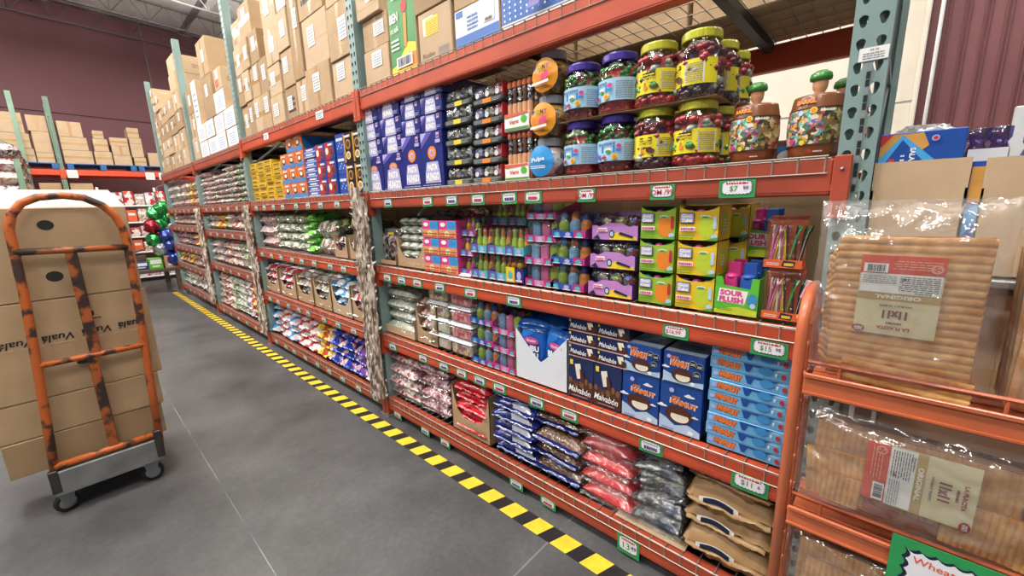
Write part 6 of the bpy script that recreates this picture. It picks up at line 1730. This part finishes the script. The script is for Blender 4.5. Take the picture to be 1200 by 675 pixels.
for q in range(3): CRS.at(1.484 + .052 * q, -.032, 1.307, f'blue cracker box standing {ORD[q + 1]} in the left open carton', 'cracker box', 'blue cracker boxes')
CRS.at(1.435, -.217, 1.307, 'blue cracker box standing in the right open carton', 'cracker box', 'blue cracker boxes')
mb = MB(); mb.box(-.012, .012, 0, .15, 0, .262, M_crk, .001); F = front(mb); F.rect(-.011, .17, .011, .25, mat('cracker_photo_print', '#d8a050')); F.poly([(-.011, .09), (.011, .13), (.011, .17), (-.011, .15)], M_sky)
o = mb.build('cracker_box'); o.location = (1.43, -.131, 1.302); o.rotation_euler = (0, 0, R90); tag(o, 'narrow blue cracker box edge between the two open cartons', 'cracker box', 'blue cracker boxes')
M_vioclear = film('violet_clear_plastic', '#b8b4e8', .1, .12, .5, 20)
def make_hook_pack(w, h):
    o = empty('clear_jar_pack')
    for x in (-.22, .22):
        b = MB(); M = Matrix.Translation((w * x, .03, 0)); b.lathe([(.018, 0), (.021, .01), (.021, h * .6), (.015, h * .7), (.021, h * .76), (.021, h * .9), (.0, h * .93)], M_vioclear, 16, M); b.lathe([(0, .004), (.017, .004), (.017, h * .4), (0, h * .42)], mat('violet_sweets', '#7d78c0', .4), 12, M); b.build('clear_jar', o)
    b = MB(); b.box(-w * .4, w * .4, .002, .004, h * .05, h * .62, M_paper); F = front(b, 0, 0, .002); F.lines(-w * .3, h * .3, w * .3, h * .5, 2, M_grey, 4, .4); b.build('card', o)
    return o
HP = Kind(make_hook_pack, .085, .18)
HP.at(1.60, -.155, 1.49, 'pair of clear violet jars with white card right of cracker box', 'jar pack', 'violet jar packs')
HP.at(1.60, -.252, 1.475, 'pair of clear violet jars at right frame edge', 'jar pack', 'violet jar packs')
mb = MB(); mb.box(-.13, .13, 0, .2, 0, .18, M_card, .003); o = mb.build('cardboard_box'); o.location = (1.595, -.2, 1.302); o.rotation_euler = (0, 0, R90); o.scale = (1, 1, .95); tag(o, 'low carton under the clear violet jars', 'box')
mb = MB(); mb.box(-.09, .09, 0, .01, 0, .22, M_white, .003); F = front(mb); F.poly([(-.05, .185), (.08, .195), (.08, .21), (-.05, .203)], mat('rose_print', '#caa0a0'))
o = mb.build('white_card'); o.location = (1.81, -.30, 1.50); o.rotation_euler = (0, 0, R90); tag(o, 'white handled card standing behind the violet jars', 'card')
mb = MB(); mb.box(-.1, .1, 0, .2, 0, .198, M_card, .003); o = mb.build('cardboard_box'); o.location = (1.80, -.30, 1.302); o.rotation_euler = (0, 0, R90); tag(o, 'carton under the white handled card', 'box')
mb = MB(); pillow(mb, .10, .13, .04, M_silverseal, 5, True, .01); o = mb.build('foil_packet'); o.location = (1.64, -.062, 1.63); o.rotation_euler = (.1, 0, R90 + .4); tag(o, 'crumpled silver packet lying on the blue cracker box', 'packet')

# ------------------------------------------------------------------ hand cart with its load
M_cart = rust_paint('chipped_orange_paint', '#bd6129', '#43302a', (.43, .50), 13)
M_cartd = rust_paint('chipped_dark_paint', '#a85a2c', '#3a2a24', (.47, .55), 12)
ct = empty('hand_cart', (0, 2.95, 0)); tag(ct, 'worn orange platform hand cart loaded with four tan cartons', 'cart')
legL = [(-.228, 0, .20), (-.208, 0, .5), (-.188, 0, .8), (-.168, 0, 1.15), (-.162, 0, 1.36), (-.160, 0, 1.45), (-.142, 0, 1.515), (-.105, 0, 1.565), (-.05, 0, 1.592), (.03, 0, 1.6), (.10, 0, 1.588), (.16, 0, 1.55), (.20, 0, 1.495), (.218, 0, 1.42), (.222, 0, 1.34), (.208, 0, .9), (.192, 0, .55), (.178, 0, .20)]
b = MB(); b.tube(legL, .0175, M_cart, 12); b.build('handle_frame', ct)
b = MB(); b.tube([(-.164, -.004, 1.345), (.222, -.004, 1.335)], .0165, M_cartd, 10); b.build('cross_bar', ct)
b = MB(); b.tube([(-.196, -.002, .80), (.206, -.002, .80)], .015, M_cart, 10); b.build('cross_bar', ct)
b = MB(); b.tube([(-.222, -.004, .275), (.184, -.004, .275)], .018, M_cart, 10); b.build('cross_bar', ct)
b = MB(); b.box(.012 - .02, .012 + .022, -.012, .014, .80, 1.34, M_cartd, .004); b.build('centre_bar', ct)
b = MB(); b.box(-.002 - .02, -.002 + .02, -.012, .014, .28, .80, M_cartd, .004); b.build('centre_bar', ct)
b = MB(); b.box(-.245, .185, -.02, 1.0, .118, .25, mat('dull_deck_steel', '#8d8f8e', .5, .3, 8, .15), .006); b.box(-.25, -.215, -.025, .01, .14, .26, mat('dark_steel_bracket', '#4a4644', .5, .5), .004); b.box(.155, .19, -.025, .01, .14, .3, mat('dark_steel_bracket', '#4a4644'), .004); b.build('deck', ct)
M_rubber = mat('dark_rubber', '#1e1d1c', .6, 0, 30, .1)
def caster(x, y, rot):
    w = MB(); R = .05
    M = Matrix.Translation((0, 0, R)) @ Matrix.Rotation(PI / 2, 4, 'X')
    w.lathe([(.012, -.016), (R * .7, -.016), (R * .95, -.016), (R, -.009), (R, .009), (R * .95, .016), (R * .7, .016), (.012, .016)], M_rubber, 24, M); w.lathe([(0, -.018), (R * .62, -.018), (R * .66, -.016)], M_steel, 20, M); w.lathe([(R * .66, .016), (R * .62, .018), (0, .018)], M_steel, 20, M); w.lathe([(0, -.026), (.010, -.026), (.010, -.016)], M_channel, 12, M)
    c = w.build('caster', ct); c.location = (x, y, 0); c.rotation_euler = (0, 0, rot)
    f = MB()
    for s in (-1, 1): f.add([(-.02, s * .022, R), (.02, s * .022, R), (.03, s * .026, .105), (-.03, s * .026, .105), (-.02, s * .025, R), (.02, s * .025, R), (.03, s * .029, .105), (-.03, s * .029, .105)], [(0, 1, 2, 3), (7, 6, 5, 4), (0, 4, 5, 1), (1, 5, 6, 2), (2, 6, 7, 3), (3, 7, 4, 0)], M_steel)
    f.box(-.035, .035, -.032, .032, .102, .119, M_steel, .003); f.build('fork', c)
for x, y, r in ((-.215, .05, .25), (.125, .03, -.1), (-.2, .92, 0), (.14, .92, 0)): caster(x, y, r)
M_print = mat('black_box_print', '#27231f', .6)
def load(x0, x1, z0, z1, lab, rz=0., art=None, tone=2, d=.62):
    b = MB(); w = x1 - x0; h = z1 - z0
    b.box(-w / 2, w / 2, 0, d, 0, h - .003, CARDS[tone], .004)
    if art: art(front(b), w, h)
    o = b.build('cardboard_box'); o.location = ((x0 + x1) / 2, 3.0, z0); o.rotation_euler = (0, 0, rz); return tag(o, lab, 'box', 'cartons on the hand cart')
def art_vuala(F, w, h):
    for i in range(5):
        x = -w * .42 + w * .2 * i; F.text('Vualá', x, h * .585 + .004 * i, .035, M_print, .115, PI + .02, .02, .2)
    F.lines(-w * .48, h * .54, w * .47, h * .555, 1, M_card2, 3, .8); F.ell(w * .17, h * .80, .012, .016, M_print); F.rect(w * .13, h * .74, w * .22, h * .75, M_print)
    F.ell(w * .08, h * .3, .03, .012, M_print)
def art_hole(F, w, h): F.ell(.041, .109, .030, .026, M_print); F.ell(.053, .357, .028, .024, M_print)
load(-.37, .222, .253, .432, 'shallow tan carton at bottom of the hand cart load', .01)
load(-.41, .235, .432, .62, 'tan carton second from bottom on the hand cart', -.01, None, 0)
load(-.43, .258, .62, 1.105, 'large tan carton with repeated upside-down script print on cart', .0, art_vuala, 0)
o = load(-.45, .248, 1.105, 1.548, 'topmost tan carton on cart with round hand holes and open flap', 0, art_hole, 0)
fl = MB(); fl.add([(-.349, .004, .440), (.349, .004, .440), (.30, .05, .525), (-.349, .05, .525), (-.349, .008, .440), (.349, .008, .440), (.30, .054, .525), (-.349, .054, .525)], [(0, 1, 2, 3), (7, 6, 5, 4), (0, 4, 5, 1), (1, 5, 6, 2), (2, 6, 7, 3), (3, 7, 4, 0)], mat('lit_flap_white', '#e6e0d6', .6, amt=.03)); fl.build('open_flap', o)  # flap board whitened to carry the ceiling light falling on it

# ------------------------------------------------------------------ far end: balloons, low table, wall shelves, left rack
def make_balloon(m, seed):
    b = MB(); ox = seed * 3.7
    vs = []; n, k = 22, 14
    def fn(u, v):
        a = 2 * PI * u; t = PI * v; r = .12 * (1 + .25 * noise.noise((math.cos(a) * 2 + ox, math.sin(a) * 2, v * 5)) + .12 * noise.noise((math.cos(a) * 6, math.sin(a) * 6 + ox, v * 14)))
        return (r * math.sin(t) * math.cos(a), r * math.sin(t) * math.sin(a), .13 - r * 1.1 * math.cos(t))
    b.grid(n, k, fn, m); return b.build('foil_balloon')
FOILS = {n: mat(n + '_foil', c, .18, .75, 10, .15, bump=.5, bscale=25) for n, c in (('green', '#4fc46a'), ('red', '#c83a4a'), ('blue', '#5a6ac8'), ('silver', '#d8dce4'))}
FB_ = {n: Kind(make_balloon, m, i + 2) for i, (n, m) in enumerate(FOILS.items())}
for i, (c, x, z) in enumerate((('green', 1.42, 1.60), ('green', 1.30, 1.50), ('green', 1.46, 1.42), ('red', 1.22, 1.27), ('green', 1.34, 1.30), ('silver', 1.46, 1.22), ('blue', 1.40, 1.08), ('green', 1.22, 1.02), ('red', 1.52, 1.0), ('blue', 1.44, .90), ('silver', 1.30, .84), ('blue', 1.38, .74), ('blue', 1.45, .62))):
    FB_[c].at(x - .05, 10.35 + .05 * (i % 3), z - .13, f'crumpled {c} foil balloon in hanging garland at aisle end, {cols(i, 13).replace("from left", "from top").replace("leftmost", "topmost").replace("rightmost", "lowest")}', 'balloon', 'foil balloon garland', rz=i * .7)
mb = MB(); mb.wire((1.36, 10.4, .5), (1.36, 10.4, 2.0), .006, M_wire); mb.wire((1.36, 10.4, 2.0), (1.6, 10.08, 2.1), .006, M_wire); o = mb.build('garland_cord'); tag(o, 'thin cord carrying the foil balloon garland', 'cord')
M_dkwood = mat('dark_pallet_wood', '#5a4c40', .7, 0, 12, .12)
lt = empty('low_table', (1.1, 10.9, 0)); tag(lt, 'low dark wooden display table at the end of the aisle', 'table')
b = MB(); b.box(-.36, .36, -.65, .9, .40, .46, M_dkwood, .005); b.build('table_top', lt)
for x in (-.32, .32):
    for y in (-.6, .85): b = MB(); b.box(x - .04, x + .04, y - .04, y + .04, 0, .4, M_dkwood); b.build('leg', lt)
for (x, y, w, h, m, lab) in ((1.36, 10.3, .22, .24, M_card, 'brown carton on low table under the balloons'), (1.12, 10.32, .2, .2, M_limed, 'green and white box on the low table'), (.92, 10.45, .2, .14, M_navy, 'dark box at left of the low table')):
    mb = MB(); mb.box(-w / 2, w / 2, 0, .3, 0, h, m, .004); F = front(mb); F.rect(-w * .4, h * .5, w * .4, h * .9, M_white if m is not M_card else M_orp); F.lines(-w * .3, h * .2, w * .3, h * .4, 1, M_white, 3, .8)
    o = mb.build('cardboard_box'); o.location = (x, y, .462); tag(o, lab, 'box')
mb = MB(); mb.add([(-.2, 0, 0), (.2, 0, .1), (.2, .3, .1), (-.2, .3, 0), (-.2, 0, .01), (.2, 0, .11), (.2, .3, .11), (-.2, .3, .01)], [(3, 2, 1, 0), (4, 5, 6, 7), (0, 1, 5, 4), (1, 2, 6, 5), (2, 3, 7, 6), (3, 0, 4, 7)], M_channel); o = mb.build('dark_tray'); o.location = (.85, 10.85, .70); tag(o, 'dark sloping tray on the low table left end', 'tray')
mb = MB(); mb.box(-.18, .2, 0, .3, 0, .235, M_dkwood, .004); o = mb.build('wooden_crate'); o.location = (.85, 10.85, .462); tag(o, 'dark wooden crate under the sloping tray', 'crate')
gs = empty('wall_shelving', (1.3, 12.35, 0)); tag(gs, 'white metal shelving of packaged food below the back wall rack', 'shelving')
for z in (.12, .68, 1.02, 1.34, 1.70): b = MB(); b.box(-1.6, 1.3, 0, .45, z - .03, z, M_white, .004); b.build('shelf', gs)
for x in (-1.6, -.65, .3, 1.26): b = MB(); b.box(x, x + .04, .44, .5, 0, 2.1, M_white); b.build('post', gs)
random.seed(77)
gcol = [M_card, C_multi, C_rw, C_yw, C_barrel, M_navy, C_pale, M_orgb, C_chocb, C_wred]
gnam = ['tan', 'mixed', 'red white', 'yellow', 'colourful', 'navy', 'pale pink', 'orange', 'dark brown', 'white red']
def make_pack(w, h, m, d=.3):
    b = MB(); b.box(-w / 2, w / 2, 0, d, 0, h, m, .012); F = front(b); F.lines(-w * .35, h * .55, w * .35, h * .8, 1, M_white, 3, .8); return b.build('food_pack')
GP = {}
for j, z in enumerate((.12, .68, 1.02, 1.34, 1.70)):
    for i in range(14):
        x = -.15 + .18 * i; q = (i * 3 + j * 5 + (i // 4)) % 10; hh = (.22, .26, .24, .28, .3)[j] * (.8 + .2 * ((i * 7 + j) % 3) / 2)
        if x > 2.45: continue
        k = (q, round(hh, 2))
        if k not in GP: GP[k] = Kind(make_pack, .165, hh, gcol[q])
        GP[k].at(x, 12.37, z + .002, f'{gnam[q]} food pack on white wall shelving, {("bottom", "second", "third", "fourth", "top")[j]} shelf, {cols(i, 14)}', 'food pack', 'packs on the wall shelving', rz=0)
mb = MB(); mb.box(-2.4, 2.9, 12.98, 13.9, 1.78, 1.82, M_redbeam); o = mb.build('rack_shelf'); tag(o, 'dark lower shelf of back wall rack under two cartons', 'shelf')
# left rack
lr = empty('store_shelf', (-.21, 10.6, 0)); tag(lr, 'brown goods shelf along the left side of the aisle', 'shelf')
for z in (.3, 1.1, 1.76): b = MB(); b.box(-.9, 0, -1.6, 1.55, z - .06, z, M_beam_worn, .004); b.build('shelf_board', lr)
for y in (-1.55, 1.5): b = MB(); b.box(-.08, -.02, y - .03, y + .03, 0, 2.3, M_postg); b.build('post', lr)
random.seed(5)
for i in range(8):
    for k in range(4):
        c = (13, 2, 1, 13, 2, 13, 1, 10)[(i + k) % 8]
        bag(f'left{c}', 2, .37, .4, .19, pal[c], wr=.012).at(-.225, 9.25 + .385 * i, 1.763 + .185 * k, f'{PN[c]} bag on left side shelf, {cols(i, 8).replace("leftmost", "nearest").replace("rightmost", "farthest").replace("from left", "from near end")}, {rows(k, 4)}', 'candy bag', 'bags on the left shelf', rz=-R90 + random.uniform(-.1, .1))
    c = (2, 1, 6, 13, 7, 0, 4, 2)[i]
    bag(f'left{c}', 2, .37, .4, .19, pal[c], wr=.012).at(-.225, 9.25 + .385 * i, 1.103, f'{PN[c]} bag on lower left side shelf, {cols(i, 8).replace("leftmost", "nearest").replace("rightmost", "farthest").replace("from left", "from near end")}', 'candy bag', 'bags on the left shelf', rz=-R90)

# ------------------------------------------------------------------ light and camera
def area(name, x, y, z, sx, sy, e, col=(1, .96, .9), rot=(0, 0, 0)):
    l = bpy.data.lights.new(name, 'AREA'); l.shape = 'RECTANGLE'; l.size = sx; l.size_y = sy; l.energy = e; l.color = col
    o = bpy.data.objects.new(name, l); o.location = (x, y, z); o.rotation_euler = rot; COL.objects.link(o)
for i, y in enumerate((-.6, 2.2, 5.0, 7.8, 10.6)):
    area('high_bay_lamp', -.3, y, 5.3, .35, 1.4, (60, 110, 118, 112, 110)[i])
    area('high_bay_lamp', -3.2, y, 5.3, .35, 1.4, (95, 95, 95, 80, 60)[i])
    area('ceiling_fill_light', -.3, y, 5.4, .3, 1.4, 105, rot=(PI, 0, 0))  # upward fill lights added to brighten the ceiling
    area('ceiling_fill_light', 2.6, y, 5.4, .3, 1.4, 105, rot=(PI, 0, 0))
for y in (-2.0, 2.0, 6, 10): area('high_bay_lamp', 4.3, y, 5.5, .35, 1.4, 90)
w = bpy.data.worlds.new('ambient_fill'); SC.world = w; w.use_nodes = True  # even ambient fill added, entering by the open left and rear sides
bg = w.node_tree.nodes['Background']; bg.inputs[0].default_value = (.92, .96, 1, 1); bg.inputs[1].default_value = .22
cam = bpy.data.cameras.new('camera'); co = bpy.data.objects.new('camera', cam); COL.objects.link(co)
cam.sensor_width = 36; cam.lens = 480.56 / 1200 * 36; cam.clip_start = .02; cam.clip_end = 200
Xa = Vector((.67519358, -.16768053, .71832922)); Ya = Vector((-.73708818, -.11568959, .6658205)); Za = Vector((-.02854192, -.9790297, -.2017082))
# columns of the camera matrix: right, up, back, in world axes
rgt = Vector((Xa.x, Ya.x, Za.x)); dwn = Vector((Xa.y, Ya.y, Za.y)); fwd = Vector((Xa.z, Ya.z, Za.z))
Mx = Matrix((rgt, -dwn, -fwd)).transposed().to_4x4()
Mx.translation = Vector((0, 0, 1.5))
co.matrix_world = Mx
SC.camera = co
SC.view_settings.view_transform = 'Standard'
SC.view_settings.look = 'None'
SC.view_settings.gamma = 1
SC.view_settings.use_curve_mapping = False
SC.view_settings.exposure = 0
SC.cycles.transparent_max_bounces = 20
SC.cycles.max_bounces = 7
SC.cycles.diffuse_bounces = 3
SC.cycles.glossy_bounces = 3
SC.cycles.use_denoising = True
